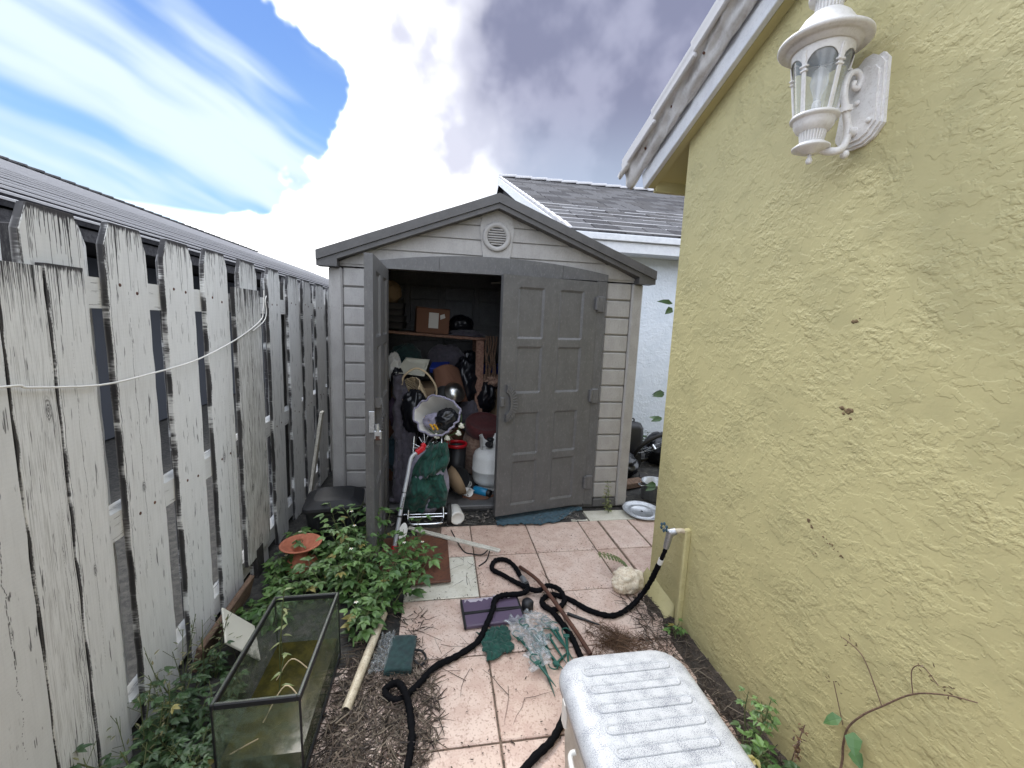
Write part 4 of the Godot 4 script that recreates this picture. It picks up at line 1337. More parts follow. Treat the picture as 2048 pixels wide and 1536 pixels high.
# ---------------------------------------------------------------- wall lantern
func make_lantern():
	var c = Vector3(1.10, 2.012, -1.222)
	var t = thing("wall_lantern", "weathered white carriage lantern on the yellow stucco wall", "lantern", "", Vector3(1.23, 2.0, -1.185))
	var o = c - t.position
	# radii and heights follow the lantern's slender build
	var ly = func(y: float) -> float: return y * 0.80 if y < 0.17 else 0.136 + (y - 0.17) * 1.2
	var lr = func(y: float) -> float: return lerpf(0.67, 0.76, sstep(0.17, 0.31, y))
	var lp = func(a: Array) -> Array:
		var out = []
		for p in a: out.append(Vector2(p.x * lr.call(p.y), ly.call(p.y)))
		return out
	var g := G.new()
	g.at(o)
	g.lathe(lp.call([Vector2(0.0, 0.0), Vector2(0.010, 0.003), Vector2(0.014, 0.012), Vector2(0.010, 0.022), Vector2(0.006, 0.026), Vector2(0.010, 0.03), Vector2(0.006, 0.036)]), 18)
	part(t, "finial", g, M.lamp)
	g = G.new()
	g.at(o)
	g.lathe(lp.call([Vector2(0.0, 0.036), Vector2(0.03, 0.038), Vector2(0.032, 0.043), Vector2(0.055, 0.046), Vector2(0.058, 0.05), Vector2(0.074, 0.054), Vector2(0.075, 0.06), Vector2(0.055, 0.072), Vector2(0.044, 0.076)]), 40)
	part(t, "lower_disc", g, M.lamp)
	g = G.new()
	g.at(o)
	g.smooth(-1)
	for k in 26:
		var a = TAU * k / 26.0
		var p = Vector3(cos(a), 0, sin(a))
		g.tube([p * 0.0275 + Vector3(0, 0.059, 0), p * 0.0328 + Vector3(0, 0.09, 0)], 0.0036, 5)
	g.lathe(lp.call([Vector2(0.041, 0.074), Vector2(0.049, 0.112)]), 26)
	part(t, "fluted_neck", g, M.lamp)
	g = G.new()
	g.at(o)
	g.lathe(lp.call([Vector2(0.046, 0.11), Vector2(0.066, 0.118), Vector2(0.078, 0.135), Vector2(0.081, 0.15), Vector2(0.083, 0.154), Vector2(0.094, 0.156), Vector2(0.096, 0.162), Vector2(0.092, 0.168), Vector2(0.078, 0.17)]), 40)
	part(t, "bowl", g, M.lamp)
	g = G.new()
	g.at(o)
	g.lathe(lp.call([Vector2(0.076, 0.169), Vector2(0.100, 0.315)]), 40)
	part(t, "glass", g, M.glass)
	# arched band and flat uprights
	g = G.new()
	g.at(o)
	g.smooth(1)
	var n = 96
	var low = func(a: float) -> float:
		var f = fposmod(a / (TAU / 5.0), 1.0) * 2.0 - 1.0
		return lerpf(0.288, 0.250, pow(absf(f), 3.0)) if absf(f) < 0.86 else 0.235
	for k in n:
		var a = TAU * k / n
		var b = TAU * (k + 1) / n
		for q in [0.0775, 0.0795]:
			var la = low.call(a + 0.4)
			var lb = low.call(b + 0.4)
			var ra = q - 0.022 * (0.312 - la) / 0.16
			var rb = q - 0.022 * (0.312 - lb) / 0.16
			g.quad(Vector3(ra * cos(a), la, -ra * sin(a)), Vector3(rb * cos(b), lb, -rb * sin(b)), Vector3(q * cos(b), 0.312, -q * sin(b)), Vector3(q * cos(a), 0.312, -q * sin(a)))
	part(t, "arched_band", g, M.lamp)
	for k in 5:
		var a = TAU * k / 5.0 - 0.4
		g = G.new()
		g.at(o)
		var rad = Vector3(cos(a), 0, -sin(a))
		var tan = Vector3(-sin(a), 0, -cos(a))
		var p0 = rad * 0.0545 + Vector3(0, 0.134, 0)
		var p1 = rad * 0.079 + Vector3(0, 0.295, 0)
		var upv = (p1 - p0).normalized()
		var bs = Basis(tan, upv, tan.cross(upv))
		g.box((p0 + p1) / 2, Vector3(0.012, (p1 - p0).length(), 0.006), 0.0015, bs)
		g.box(p0.lerp(p1, 0.68), Vector3(0.021, 0.006, 0.011), 0.002, bs)
		g.box(p0.lerp(p1, 0.75), Vector3(0.024, 0.006, 0.012), 0.002, bs)
		part(t, "upright", g, M.lamp)
	g = G.new()
	g.at(o)
	g.lathe(lp.call([Vector2(0.095, 0.315), Vector2(0.112, 0.313), Vector2(0.114, 0.32), Vector2(0.124, 0.322), Vector2(0.126, 0.328), Vector2(0.148, 0.326), Vector2(0.156, 0.331), Vector2(0.155, 0.336), Vector2(0.128, 0.346), Vector2(0.105, 0.36), Vector2(0.08, 0.385), Vector2(0.058, 0.398), Vector2(0.044, 0.402)]), 48)
	part(t, "hood", g, M.lamp)
	g = G.new()
	g.at(o)
	for k in 22:
		var a = TAU * k / 22.0
		var p = Vector3(cos(a), 0, sin(a))
		g.tube([p * 0.0305 + Vector3(0, 0.412, 0), p * 0.032 + Vector3(0, 0.45, 0)], 0.004, 5)
	g.lathe(lp.call([Vector2(0.04, 0.40), Vector2(0.044, 0.43), Vector2(0.068, 0.434), Vector2(0.07, 0.44), Vector2(0.05, 0.456), Vector2(0.03, 0.47), Vector2(0.012, 0.49), Vector2(0.016, 0.505), Vector2(0.0, 0.52)]), 32)
	part(t, "crown", g, M.lamp)
	g = G.new()
	g.at(o)
	g.lathe(lp.call([Vector2(0.0, 0.168), Vector2(0.018, 0.17), Vector2(0.017, 0.2), Vector2(0.013, 0.205)]), 16)
	part(t, "socket", g, M.lamp)
	g = G.new()
	g.at(o)
	g.lathe(lp.call([Vector2(0.013, 0.203), Vector2(0.016, 0.215), Vector2(0.03, 0.238), Vector2(0.033, 0.245), Vector2(0.028, 0.27), Vector2(0.012, 0.283), Vector2(0.0, 0.285)]), 20)
	part(t, "bulb", g, M.bulb)
	# back plate
	var pz = func(pts: Array, s: float) -> PackedVector2Array:
		var out := PackedVector2Array()
		for p in pts: out.append(Vector2(p[0] * s, p[1] * (s if s > 0.99 else 0.9 * s + 0.1 * s)))
		return out
	var outl = [[-0.075, -0.045], [-0.05, -0.075], [-0.02, -0.088], [0.02, -0.088], [0.05, -0.075], [0.075, -0.045], [0.068, 0.05], [0.062, 0.13], [0.045, 0.152], [0.03, 0.15], [0.012, 0.164], [-0.012, 0.164], [-0.03, 0.15], [-0.045, 0.152], [-0.062, 0.13], [-0.068, 0.05]]
	g = G.new()
	g.at(Vector3(0, 0.145, 0), Basis(Vector3.UP, -PI / 2))
	g.prism(pz.call(outl, 1.0), -0.004, 0.010)
	g.prism(pz.call(outl, 0.93), 0.010, 0.017)
	g.prism(pz.call(outl, 0.80), 0.017, 0.024)
	var bp = part(t, "back_plate", g, M.lamp)
	for q in [[0.035, 0.0], [-0.03, 0.045]]:
		g = G.new()
		g.ball(Vector3(-0.028, 0.145 + q[0], q[1]), Vector3(0.006, 0.008, 0.008), null, 0, 1, 10, 8)
		part(bp, "screw", g, M.lamp)
	# scrolled arm
	g = G.new()
	var pts = [Vector3(-0.115, 0.065, -0.03), Vector3(-0.095, 0.05, -0.022), Vector3(-0.075, 0.043, 0), Vector3(-0.052, 0.06, 0), Vector3(-0.045, 0.10, 0), Vector3(-0.06, 0.15, 0), Vector3(-0.075, 0.20, 0), Vector3(-0.07, 0.245, 0), Vector3(-0.045, 0.262, 0), Vector3(-0.026, 0.245, 0), Vector3(-0.032, 0.22, 0), Vector3(-0.048, 0.222, 0), Vector3(-0.046, 0.236, 0)]
	var sp = spline(pts, 6)
	var rad = []
	for i in sp.size(): rad.append(lerpf(0.012, 0.007, float(i) / sp.size()))
	g.tube(sp, rad, 10)
	g.tube([Vector3(-0.062, 0.152, 0), Vector3(-0.065, 0.166, 0)], 0.017, 12)
	g.tube([Vector3(-0.05, 0.1, 0), Vector3(-0.015, 0.1, 0)], 0.014, 10)
	g.ball(Vector3(-0.045, 0.036, 0), Vector3(0.012, 0.012, 0.012), null, 0, 1, 12, 8)
	part(t, "arm", g, M.lamp)

# ---------------------------------------------------------------- tap and hose
func make_tap_and_hose():
	var t = thing("garden_tap", "old grey tap on a yellow painted pipe at the stucco wall", "tap", "", Vector3(1.23, 0.0, -1.81))
	var g := G.new()
	g.box(Vector3(-0.012, 0.262, 0.006), Vector3(0.03, 0.53, 0.026), 0.006)
	part(t, "pipe_casing", g, M.stucco)
	g = G.new()
	g.tube(spline([Vector3(-0.012, 0.505, 0.0), Vector3(-0.035, 0.512, -0.005), Vector3(-0.06, 0.505, -0.018)], 4), 0.012, 10)
	part(t, "pipe", g, M.pvc)
	g = G.new()
	g.tube([Vector3(-0.058, 0.506, -0.017), Vector3(-0.082, 0.49, -0.03)], [0.017, 0.02], 10)
	g.tube([Vector3(-0.08, 0.50, -0.03), Vector3(-0.086, 0.455, -0.034)], [0.02, 0.016], 10)
	g.tube([Vector3(-0.08, 0.49, -0.03), Vector3(-0.105, 0.51, -0.045)], [0.012, 0.008], 8)
	part(t, "valve", g, M.alu)
	g = G.new()
	for k in 6:
		var a = TAU * k / 6.0
		g.ball(Vector3(-0.108 + 0.014 * sin(a) * 0.4, 0.513 + 0.018 * cos(a), -0.047 + 0.018 * sin(a)), Vector3(0.006, 0.009, 0.009), null, 0, 1, 8, 6)
	part(t, "handwheel", g, M.teal_cloth)
	g = G.new()
	g.tube([Vector3(-0.086, 0.456, -0.034), Vector3(-0.09, 0.405, -0.04)], [0.017, 0.015], 12)
	part(t, "hose_coupling", g, M.alu)
	# one long hose: from the tap, over itself, out of the picture and back
	var path = [Vector3(1.14, 0.405, -1.85), Vector3(1.132, 0.349, -1.862), Vector3(1.13, 0.231, -1.914), Vector3(1.13, 0.148, -1.954), Vector3(1.115, 0.055, -1.995), Vector3(1.023, 0.018, -1.945), Vector3(0.903, 0.016, -1.894), Vector3(0.799, 0.016, -1.945), Vector3(0.720, 0.016, -2.043), Vector3(0.636, 0.016, -2.095), Vector3(0.570, 0.018, -2.059), Vector3(0.564, 0.02, -1.998), Vector3(0.615, 0.022, -1.965), Vector3(0.678, 0.03, -2.014), Vector3(0.674, 0.045, -2.090), Vector3(0.619, 0.045, -2.135), Vector3(0.560, 0.045, -2.10),
		Vector3(0.524, 0.034, -2.126), Vector3(0.472, 0.018, -2.204), Vector3(0.386, 0.016, -2.310), Vector3(0.332, 0.016, -2.378), Vector3(0.361, 0.016, -2.463), Vector3(0.425, 0.016, -2.468), Vector3(0.470, 0.016, -2.397), Vector3(0.491, 0.016, -2.274), Vector3(0.512, 0.018, -2.17),
		Vector3(0.463, 0.04, -2.09), Vector3(0.365, 0.05, -2.072), Vector3(0.309, 0.05, -2.045), Vector3(0.284, 0.05, -1.961), Vector3(0.243, 0.032, -1.877), Vector3(0.194, 0.018, -1.791), Vector3(0.098, 0.016, -1.720), Vector3(0.000, 0.016, -1.667), Vector3(-0.069, 0.016, -1.581), Vector3(-0.133, 0.016, -1.523), Vector3(-0.183, 0.016, -1.541), Vector3(-0.193, 0.02, -1.577), Vector3(-0.147, 0.042, -1.575), Vector3(-0.110, 0.040, -1.515), Vector3(-0.090, 0.02, -1.453), Vector3(-0.077, 0.016, -1.352), Vector3(-0.085, 0.016, -1.256), Vector3(-0.095, 0.016, -1.133), Vector3(-0.02, 0.016, -1.0), Vector3(0.12, 0.016, -1.02),
		Vector3(0.248, 0.016, -1.15), Vector3(0.336, 0.016, -1.228), Vector3(0.422, 0.016, -1.288), Vector3(0.496, 0.016, -1.378), Vector3(0.577, 0.016, -1.506), Vector3(0.642, 0.016, -1.604), Vector3(0.648, 0.016, -1.691), Vector3(0.642, 0.016, -1.788), Vector3(0.606, 0.016, -1.935), Vector3(0.56, 0.013, -2.038)]
	var sp = spline(path, 9)
	var nz = noise(55, 1.0, 2)
	var rad = []
	for i in sp.size():
		rad.append((0.0105 if i < 14 else 0.0138) * (1.0 + 0.16 * nz.get_noise_1d(i * 0.45) + 0.08 * sin(i * 1.9)))
	g = G.new()
	g.tube(sp, rad, 10)
	var h = thing("garden_hose", "black fabric garden hose coiled across the pink tiles from the tap", "hose", "", Vector3(0.56, 0.0, -2.0))
	var hb = part(h, "hose_body", g, M.hose)
	hb.position = -h.position
	g = G.new()
	g.at(-h.position)
	g.tube([Vector3(1.132, 0.335, -1.869), Vector3(1.131, 0.302, -1.880)], 0.0135, 10)
	part(h, "hose_label", g, M.white_plastic)
	g = G.new()
	g.at(-h.position)
	g.lathe([Vector2(0, 0), Vector2(0.026, 0.0), Vector2(0.032, 0.01), Vector2(0.032, 0.045), Vector2(0.024, 0.055), Vector2(0.018, 0.06), Vector2(0.0, 0.06)], 16)
	part(h, "end_nozzle", g, M.black).position = Vector3(0.475, 0.002, -2.005)
	g = G.new()
	g.at(-h.position)
	g.tube([Vector3(0.492, 0.026, -2.25), Vector3(0.506, 0.028, -2.19)], 0.0175, 10)
	part(h, "hose_joint", g, M.alu)

# ---------------------------------------------------------------- ice box
func make_cooler():
	var c = Vector3(0.62, 0, -0.90)
	var t = thing("cooler", "white speckled ice chest with grooved lid beside the yellow wall", "cooler", "", c, 0.0)
	var hx = 0.216
	var hz = 0.355
	var g := G.new()
	loft(g, [rr(hx - 0.035, hz - 0.035, 0.06, 0.0), rr(hx - 0.03, hz - 0.03, 0.065, 0.01), rr(hx - 0.012, hz - 0.012, 0.08, 0.30), rr(hx - 0.008, hz - 0.008, 0.085, 0.325)])
	part(t, "body", g, M.cooler_body)
	g = G.new()
	loft(g, [rr(hx - 0.004, hz - 0.004, 0.088, 0.327), rr(hx + 0.006, hz + 0.006, 0.092, 0.333), rr(hx + 0.006, hz + 0.006, 0.092, 0.352), rr(hx, hz, 0.09, 0.368), rr(hx - 0.012, hz - 0.012, 0.085, 0.381), rr(hx - 0.03, hz - 0.03, 0.075, 0.388), rr(hx - 0.055, hz - 0.055, 0.06, 0.391)])
	var lid = part(t, "lid", g, M.cooler)
	for k in 9:
		var z = -hz + 0.088 + k * 0.066
		g = G.new()
		var L = []
		for q in [[0.0, 0.388], [0.001, 0.393], [0.004, 0.3948], [0.007, 0.394], [0.010, 0.3918]]:
			var lp = rr(0.152 - q[0], 0.0185 - q[0], 0.0185 - q[0], q[1], 6)
			for i in lp.size(): lp[i] += Vector3(0, 0, z)
			L.append(lp)
		loft(g, L)
		part(lid, "rib", g, M.cooler)
	g = G.new()
	g.box(Vector3(-hx - 0.002, 0.30, -0.22), Vector3(0.012, 0.085, 0.035), 0.004)
	part(t, "latch", g, M.white_plastic)
	g = G.new()
	g.tube(spline([Vector3(-hx + 0.008, 0.26, -0.13), Vector3(-hx - 0.012, 0.25, -0.12), Vector3(-hx - 0.014, 0.24, 0.0), Vector3(-hx - 0.012, 0.25, 0.12), Vector3(-hx + 0.008, 0.26, 0.13)], 5), 0.008, 8)
	part(t, "handle", g, M.white_plastic)

# ---------------------------------------------------------------- glass tank
func make_aquarium():
	var x0 = -0.672; var x1 = -0.410; var z0 = -1.792; var z1 = -1.268; var h = 0.315
	var cx = (x0 + x1) / 2; var cz = (z0 + z1) / 2
	var t = thing("aquarium", "dirty glass fish tank with black rim holding green rainwater", "aquarium", "", Vector3(cx, 0.0, cz))
	t.rotation.z = 0.012
	var hx = (x1 - x0) / 2; var hz = (z1 - z0) / 2
	var g := G.new()
	for s in [-1, 1]:
		g = G.new()
		g.box(Vector3(s * (hx - 0.006), h / 2 + 0.006, 0), Vector3(0.005, h - 0.012, hz * 2 - 0.02))
		part(t, "pane", g, M.tank_glass)
		g = G.new()
		g.box(Vector3(0, h / 2 + 0.006, s * (hz - 0.006)), Vector3(hx * 2 - 0.008, h - 0.012, 0.005))
		part(t, "pane", g, M.tank_glass)
	g = G.new()
	g.box(Vector3(0, 0.012, 0), Vector3(hx * 2 - 0.02, 0.006, hz * 2 - 0.02))
	part(t, "base_pane", g, M.tank_glass)
	for e in [["rim", h - 0.012, 0.022, 0.013], ["bottom_trim", 0.013, 0.026, 0.010]]:
		g = G.new()
		var w = e[3]
		g.box(Vector3(-hx + w / 2, e[1], 0), Vector3(w, e[2], hz * 2), 0.003)
		g.box(Vector3(hx - w / 2, e[1], 0), Vector3(w, e[2], hz * 2), 0.003)
		g.box(Vector3(0, e[1], -hz + w / 2), Vector3(hx * 2 - w * 2 + 0.004, e[2] - 0.001, w), 0.003)
		g.box(Vector3(0, e[1], hz - w / 2), Vector3(hx * 2 - w * 2 + 0.004, e[2] - 0.001, w), 0.003)
		part(t, e[0], g, M.black)
	for q in [[-1, -1], [-1, 1], [1, -1], [1, 1]]:
		g = G.new()
		g.box(Vector3(q[0] * (hx - 0.0045), h / 2, q[1] * (hz - 0.0045)), Vector3(0.006, h - 0.04, 0.006), 0.001)
		part(t, "corner_seal", g, M.black)
	g = G.new()
	g.box(Vector3(0, 0.058, 0), Vector3(hx * 2 - 0.022, 0.086, hz * 2 - 0.022))
	var w = solo("tank_water", g, M.water, "murky olive green water standing in the fish tank", "water")
	w.position = t.position
	# plants growing up inside
	for q in [[-0.62, -1.70, 0.30, 6], [-0.60, -1.62, 0.24, 4], [-0.56, -1.5, 0.16, 3]]:
		var p = thing("tank_plant", ["tall yellowing shoot rising above the back of the fish tank", "short yellowing shoot inside the fish tank", "small curled shoot in the middle of the fish tank"][[6, 4, 3].find(q[3])], "plant", "", Vector3(q[0], 0.09, q[1]))
		var sg := G.new()
		var lg := G.new()
		var pts = [Vector3.ZERO, Vector3(0.004, q[2] * 0.5, 0.01), Vector3(0.014, q[2], -0.01)]
		sg.tube(spline(pts, 5), 0.0022, 5)
		for k in q[3]:
			var b = pts[0].lerp(pts[2], 0.35 + 0.65 * k / (q[3] - 1.0))
			var a = k * 2.4
			lg.col = Color(0.16, 0.17, 0.06).lerp(Color(0.09, 0.14, 0.04), rng.randf())
			lg.leaf(b, Vector3(cos(a), 0.3, sin(a)), Vector3.UP, rf(0.03, 0.045), rf(0.01, 0.015), 0.5)
		part(p, "stem", sg, M.stem)
		part(p, "foliage", lg, M.leaf)
	for q in [[Vector3(-0.58, 0.102, -1.40), Vector3(-0.52, 0.20, -1.44), Vector3(-0.46, 0.15, -1.42)], [Vector3(-0.60, 0.102, -1.58), Vector3(-0.55, 0.17, -1.6), Vector3(-0.49, 0.12, -1.6)], [Vector3(-0.64, 0.10, -1.30), Vector3(-0.60, 0.13, -1.29), Vector3(-0.55, 0.16, -1.285)]]:
		g = G.new()
		g.tube(spline(q, 6), 0.0022, 5)
		solo("dry_stalk", g, M.wicker, "pale dry stalk bent over inside the fish tank", "stalk", "dry stalks in the tank")

# ---------------------------------------------------------------- other things outside
func make_yard_things():
	var g := G.new()
	var nz = noise(15, 1.0, 3)
	var n1 = noise(16, 1.0, 1)
	# black tub with a faceted lid
	var t = thing("storage_tub", "black plastic tub with a peaked lid between fence and shed", "tub", "", Vector3(-0.675, 0.0, -2.86), 0.12)
	loft(g, [rr(0.135, 0.12, 0.03, 0.0), rr(0.165, 0.15, 0.035, 0.25), rr(0.168, 0.153, 0.036, 0.27)])
	part(t, "body", g, M.bin_black)
	g = G.new()
	loft(g, [rr(0.178, 0.163, 0.04, 0.262), rr(0.182, 0.167, 0.042, 0.272), rr(0.18, 0.165, 0.042, 0.29), rr(0.12, 0.12, 0.05, 0.325), rr(0.05, 0.08, 0.04, 0.332)], true, true, -1)
	part(t, "lid", g, M.bin_black)
	for s in [-1, 0, 1]:
		g = G.new()
		g.box(Vector3(s * 0.09, 0.14, 0.142), Vector3(0.02, 0.2, 0.02), 0.005, tilt(-7, 0, 0))
		part(t, "rib", g, M.bin_black)
	# terracotta vase
	t = thing("terracotta_vase", "orange terracotta vase with a wide flared mouth among the weeds", "vase", "", Vector3(-0.775, 0.0, -2.47))
	g = G.new()
	g.lathe([Vector2(0.0, 0.0), Vector2(0.06, 0.0), Vector2(0.085, 0.03), Vector2(0.09, 0.055), Vector2(0.075, 0.085), Vector2(0.045, 0.105), Vector2(0.034, 0.118), Vector2(0.036, 0.13), Vector2(0.06, 0.15), Vector2(0.1, 0.178), Vector2(0.112, 0.184), Vector2(0.113, 0.190), Vector2(0.106, 0.191), Vector2(0.095, 0.184), Vector2(0.092, 0.180), Vector2(0.075, 0.172), Vector2(0.072, 0.167), Vector2(0.05, 0.155), Vector2(0.03, 0.14), Vector2(0.026, 0.11), Vector2(0.0, 0.10)], 40)
	part(t, "body", g, M.terracotta)
	# brown board, pale trim stick, old pipe
	g = G.new()
	g.box(Vector3(-0.135, 0.020, -2.53), Vector3(0.42, 0.012, 0.54), 0.002, tilt(0, 1.5, 0.6))
	solo("brown_board", g, M.board, "flat reddish brown board lying before the open shed door", "board")
	g = G.new()
	g.box(Vector3.ZERO, Vector3(0.028, 0.012, 0.74), 0.002)
	g.box(Vector3(0.007, 0.008, 0), Vector3(0.012, 0.006, 0.738), 0.002)
	var o = solo("trim_strip", g, M.molding, "long pale wooden trim strip lying across the brown board", "trim")
	o.transform = Transform3D(Basis(Vector3.UP, deg_to_rad(53.5)) * Basis(Vector3.RIGHT, deg_to_rad(-3.3)), Vector3(0.095, 0.042, -2.71))
	g = G.new()
	var wall = []
	g.tube([Vector3(0, 0, 0.25), Vector3(0, 0, -0.27)], 0.0185, 16, false)
	g.tube([Vector3(0, 0, -0.27), Vector3(0, 0, 0.25)], 0.0155, 16, false)
	g.smooth(-1)
	for k in 16:
		var a = TAU * k / 16.0
		var b = TAU * (k + 1) / 16.0
		g.quad(Vector3(cos(a) * 0.0155, sin(a) * 0.0155, 0.25), Vector3(cos(a) * 0.0185, sin(a) * 0.0185, 0.25), Vector3(cos(b) * 0.0185, sin(b) * 0.0185, 0.25), Vector3(cos(b) * 0.0155, sin(b) * 0.0155, 0.25))
	o = solo("plastic_pipe", g, M.pvc, "dirty pale plastic pipe lying beside the fish tank", "pipe")
	o.transform = Transform3D(Basis(Vector3.UP, deg_to_rad(-8.2)) * Basis(Vector3.RIGHT, deg_to_rad(2)), Vector3(-0.294, 0.030, -1.74))
	# dark green folded cloth and the grey bag beside it
	t = thing("folded_cloth", "dark green folded cloth beside a grey plastic bag on the tiles", "cloth", "", Vector3(-0.15, 0.003, -1.755), -0.06)
	for k in 3:
		g = G.new()
		g.sheet(12, 16, func(u, v):
			var e = 0.006 * nz.get_noise_3d(u * 9, v * 9, k * 7)
			return Vector3(lerpf(-0.058, 0.058, u) + e, 0.012 + k * 0.011 - 0.008 * pow(absf(u * 2 - 1), 6.0) - 0.008 * pow(absf(v * 2 - 1), 8.0) + e, lerpf(0.105, -0.105, v) + e), 0.010)
		part(t, "fold", g, M.dark_green)
	g = G.new()
	g.sheet(44, 52, func(u, v):
		var f = noise
		var x = lerpf(-0.262, -0.195, u) + 0.03 * (v - 0.5)
		var z = lerpf(-1.655, -1.88, v)
		return Vector3(x, 0.012 + 0.04 * absf(n1.get_noise_2d(u * 2 + 5, v * 5)) + 0.02 * u, z))
	o = solo("plastic_bag", g, M.clear_bag, "crumpled grey plastic bag left of the folded green cloth", "bag")
	g = G.new()
	g.tube(spline([Vector3(-0.09, 0.03, -1.70), Vector3(-0.06, 0.012, -1.69), Vector3(-0.04, 0.01, -1.73), Vector3(-0.06, 0.012, -1.77), Vector3(-0.09, 0.03, -1.76)], 6), 0.005, 6)
	part(t, "cord_loop", g, M.black_matte).transform = t.transform.affine_inverse()
	# purple case
	t = thing("folding_case", "flat purple zip case with dark trim lying under the hose", "case", "", Vector3(0.287, 0.002, -2.0), 0.06)
	g = G.new()
	g.box(Vector3(0, 0.014, 0), Vector3(0.30, 0.024, 0.205), 0.006)
	part(t, "cover", g, M.purple)
	g = G.new()
	g.sheet(18, 6, func(u, v):
		var x = lerpf(-0.135, 0.135, u)
		return Vector3(x, 0.0266, lerpf(-0.045 - 0.045 * absf(nz.get_noise_1d(u * 24)) * 2.0 - 0.02, -0.094, v)), 0.0004)
	part(t, "pale_patch", g, M.purple_pale)
	for s in [-1, 1]:
		g = G.new()
		g.box(Vector3(s * 0.149, 0.014, 0), Vector3(0.012, 0.027, 0.207), 0.004)
		part(t, "trim", g, M.black_matte)
	g = G.new()
	g.tube(spline([Vector3(-0.15, 0.028, 0.01), Vector3(-0.05, 0.029, 0.012), Vector3(0.05, 0.029, 0.008), Vector3(0.15, 0.028, 0.012)], 5), 0.004, 6)
	g.tube(spline([Vector3(-0.15, 0.028, 0.022), Vector3(-0.05, 0.029, 0.02), Vector3(0.05, 0.029, 0.024), Vector3(0.15, 0.028, 0.02)], 5), 0.004, 6)
	part(t, "strap", g, M.black_matte)
	# green cloth by the case
	g = G.new()
	g.sheet(24, 24, func(u, v):
		var a = Vector3(0.195, 0, -1.85).lerp(Vector3(0.345, 0, -1.90), u)
		var b = Vector3(0.225, 0, -1.672).lerp(Vector3(0.355, 0, -1.735), u)
		var p = a.lerp(b, v)
		p.x += 0.012 * n1.get_noise_2d(v * 4, 3)
		p.z += 0.012 * n1.get_noise_2d(u * 4, 9)
		p.y = 0.008 + 0.022 * absf(n1.get_noise_2d(u * 3.5 + 50, v * 3.5)) + 0.008 * sin(u * PI) * sin(v * PI)
		return p, 0.003)
	solo("green_cloth", g, M.green_cloth, "crumpled dark green cloth left of the clear plastic bag", "cloth")
	# clear bags over the stakes
	for q in [[Vector3(0.33, 0, -1.895), Vector3(0.46, 0, -1.915), Vector3(0.41, 0, -1.70), Vector3(0.53, 0, -1.74), 1, "crumpled clear plastic bag beside the green cloth"], [Vector3(0.40, 0, -1.72), Vector3(0.515, 0, -1.75), Vector3(0.40, 0, -1.57), Vector3(0.50, 0, -1.61), 2, "flat clear plastic pouch lying on the green stakes"], [Vector3(0.45, 0, -1.96), Vector3(0.55, 0, -1.93), Vector3(0.50, 0, -1.84), Vector3(0.59, 0, -1.80), 3, "small clear bag near the black hose coil"]]:
		g = G.new()
		var am = [0, 0.036, 0.012, 0.022][q[4]]
		g.sheet(64, 64, func(u, v):
			var p = q[0].lerp(q[1], u).lerp(q[2].lerp(q[3], u), v)
			p.y = 0.03 + am * absf(n1.get_noise_3d(u * 3.2, v * 3.2, q[4] * 9)) + am * 0.10 * n1.get_noise_3d(u * 8, v * 8, q[4] * 9)
			p.x += 0.02 * n1.get_noise_3d(v * 4, 2, q[4] * 3)
			return p, 0.0006)
		solo("clear_bag", g, M.clear_bag, q[5], "bag")
	var stake_ends = [[Vector3(0.467, 0, -1.728), Vector3(0.481, 0, -1.470)], [Vector3(0.533, 0, -1.80), Vector3(0.576, 0, -1.612)], [Vector3(0.578, 0, -1.83), Vector3(0.609, 0, -1.60)], [Vector3(0.438, 0, -1.63), Vector3(0.491, 0, -1.492)], [Vector3(0.50, 0, -1.83), Vector3(0.53, 0, -1.60)], [Vector3(0.47, 0, -1.80), Vector3(0.56, 0, -1.56)], [Vector3(0.545, 0, -1.87), Vector3(0.60, 0, -1.68)], [Vector3(0.43, 0, -1.86), Vector3(0.50, 0, -1.66)], [Vector3(0.52, 0, -1.62), Vector3(0.61, 0, -1.70)], [Vector3(0.39, 0, -1.80), Vector3(0.47, 0, -1.60)], [Vector3(0.62, 0, -1.78), Vector3(0.57, 0, -1.57)]]
	for k in stake_ends.size():
		var a = stake_ends[k][0]
		var b = stake_ends[k][1]
		var dv = b - a
		t = thing("garden_stake", "dark green plastic garden stake in the pile by the cooler", "stake", "green stakes piled on the tiles", a + Vector3(0, 0.008 + 0.007 * (k % 4), 0), atan2(dv.x, dv.z))
		g = G.new()
		var L = dv.length()
		g.tube([Vector3(0, 0, 0), Vector3(0, 0.002, L * 0.12), Vector3(0, 0.0, L * 0.6), Vector3(0, 0, L)], [0.005, 0.007, 0.0055, 0.0012], 6)
		part(t, "spike", g, M.stake)
		g = G.new()
		g.box(Vector3(0, 0.004, 0.012), Vector3(0.03, 0.012, 0.02), 0.003)
		g.tube(spline([Vector3(-0.014, 0.006, 0.01), Vector3(-0.02, 0.01, -0.02), Vector3(0, 0.012, -0.032), Vector3(0.02, 0.01, -0.02)], 4), 0.003, 5)
		part(t, "clip", g, M.stake)
	# rusty rod and black spike
	g = G.new()
	g.tube(spline([Vector3(0.505, 0.013, -2.385), Vector3(0.568, 0.055, -2.175), Vector3(0.614, 0.06, -1.965), Vector3(0.672, 0.03, -1.78), Vector3(0.70, 0.013, -1.66)], 4), 0.0105, 8)
	solo("rusty_rod", g, M.rust, "rusty brown metal rod lying under the coiled hose", "rod")
	g = G.new()
	g.tube([Vector3(0.676, 0.010, -1.943), Vector3(0.72, 0.010, -1.91), Vector3(0.817, 0.008, -1.845)], [0.009, 0.008, 0.003], 6)
	solo("black_spike", g, M.black, "short black plastic spike right of the rusty rod", "spike")
	# black cord on the tiles
	g = G.new()
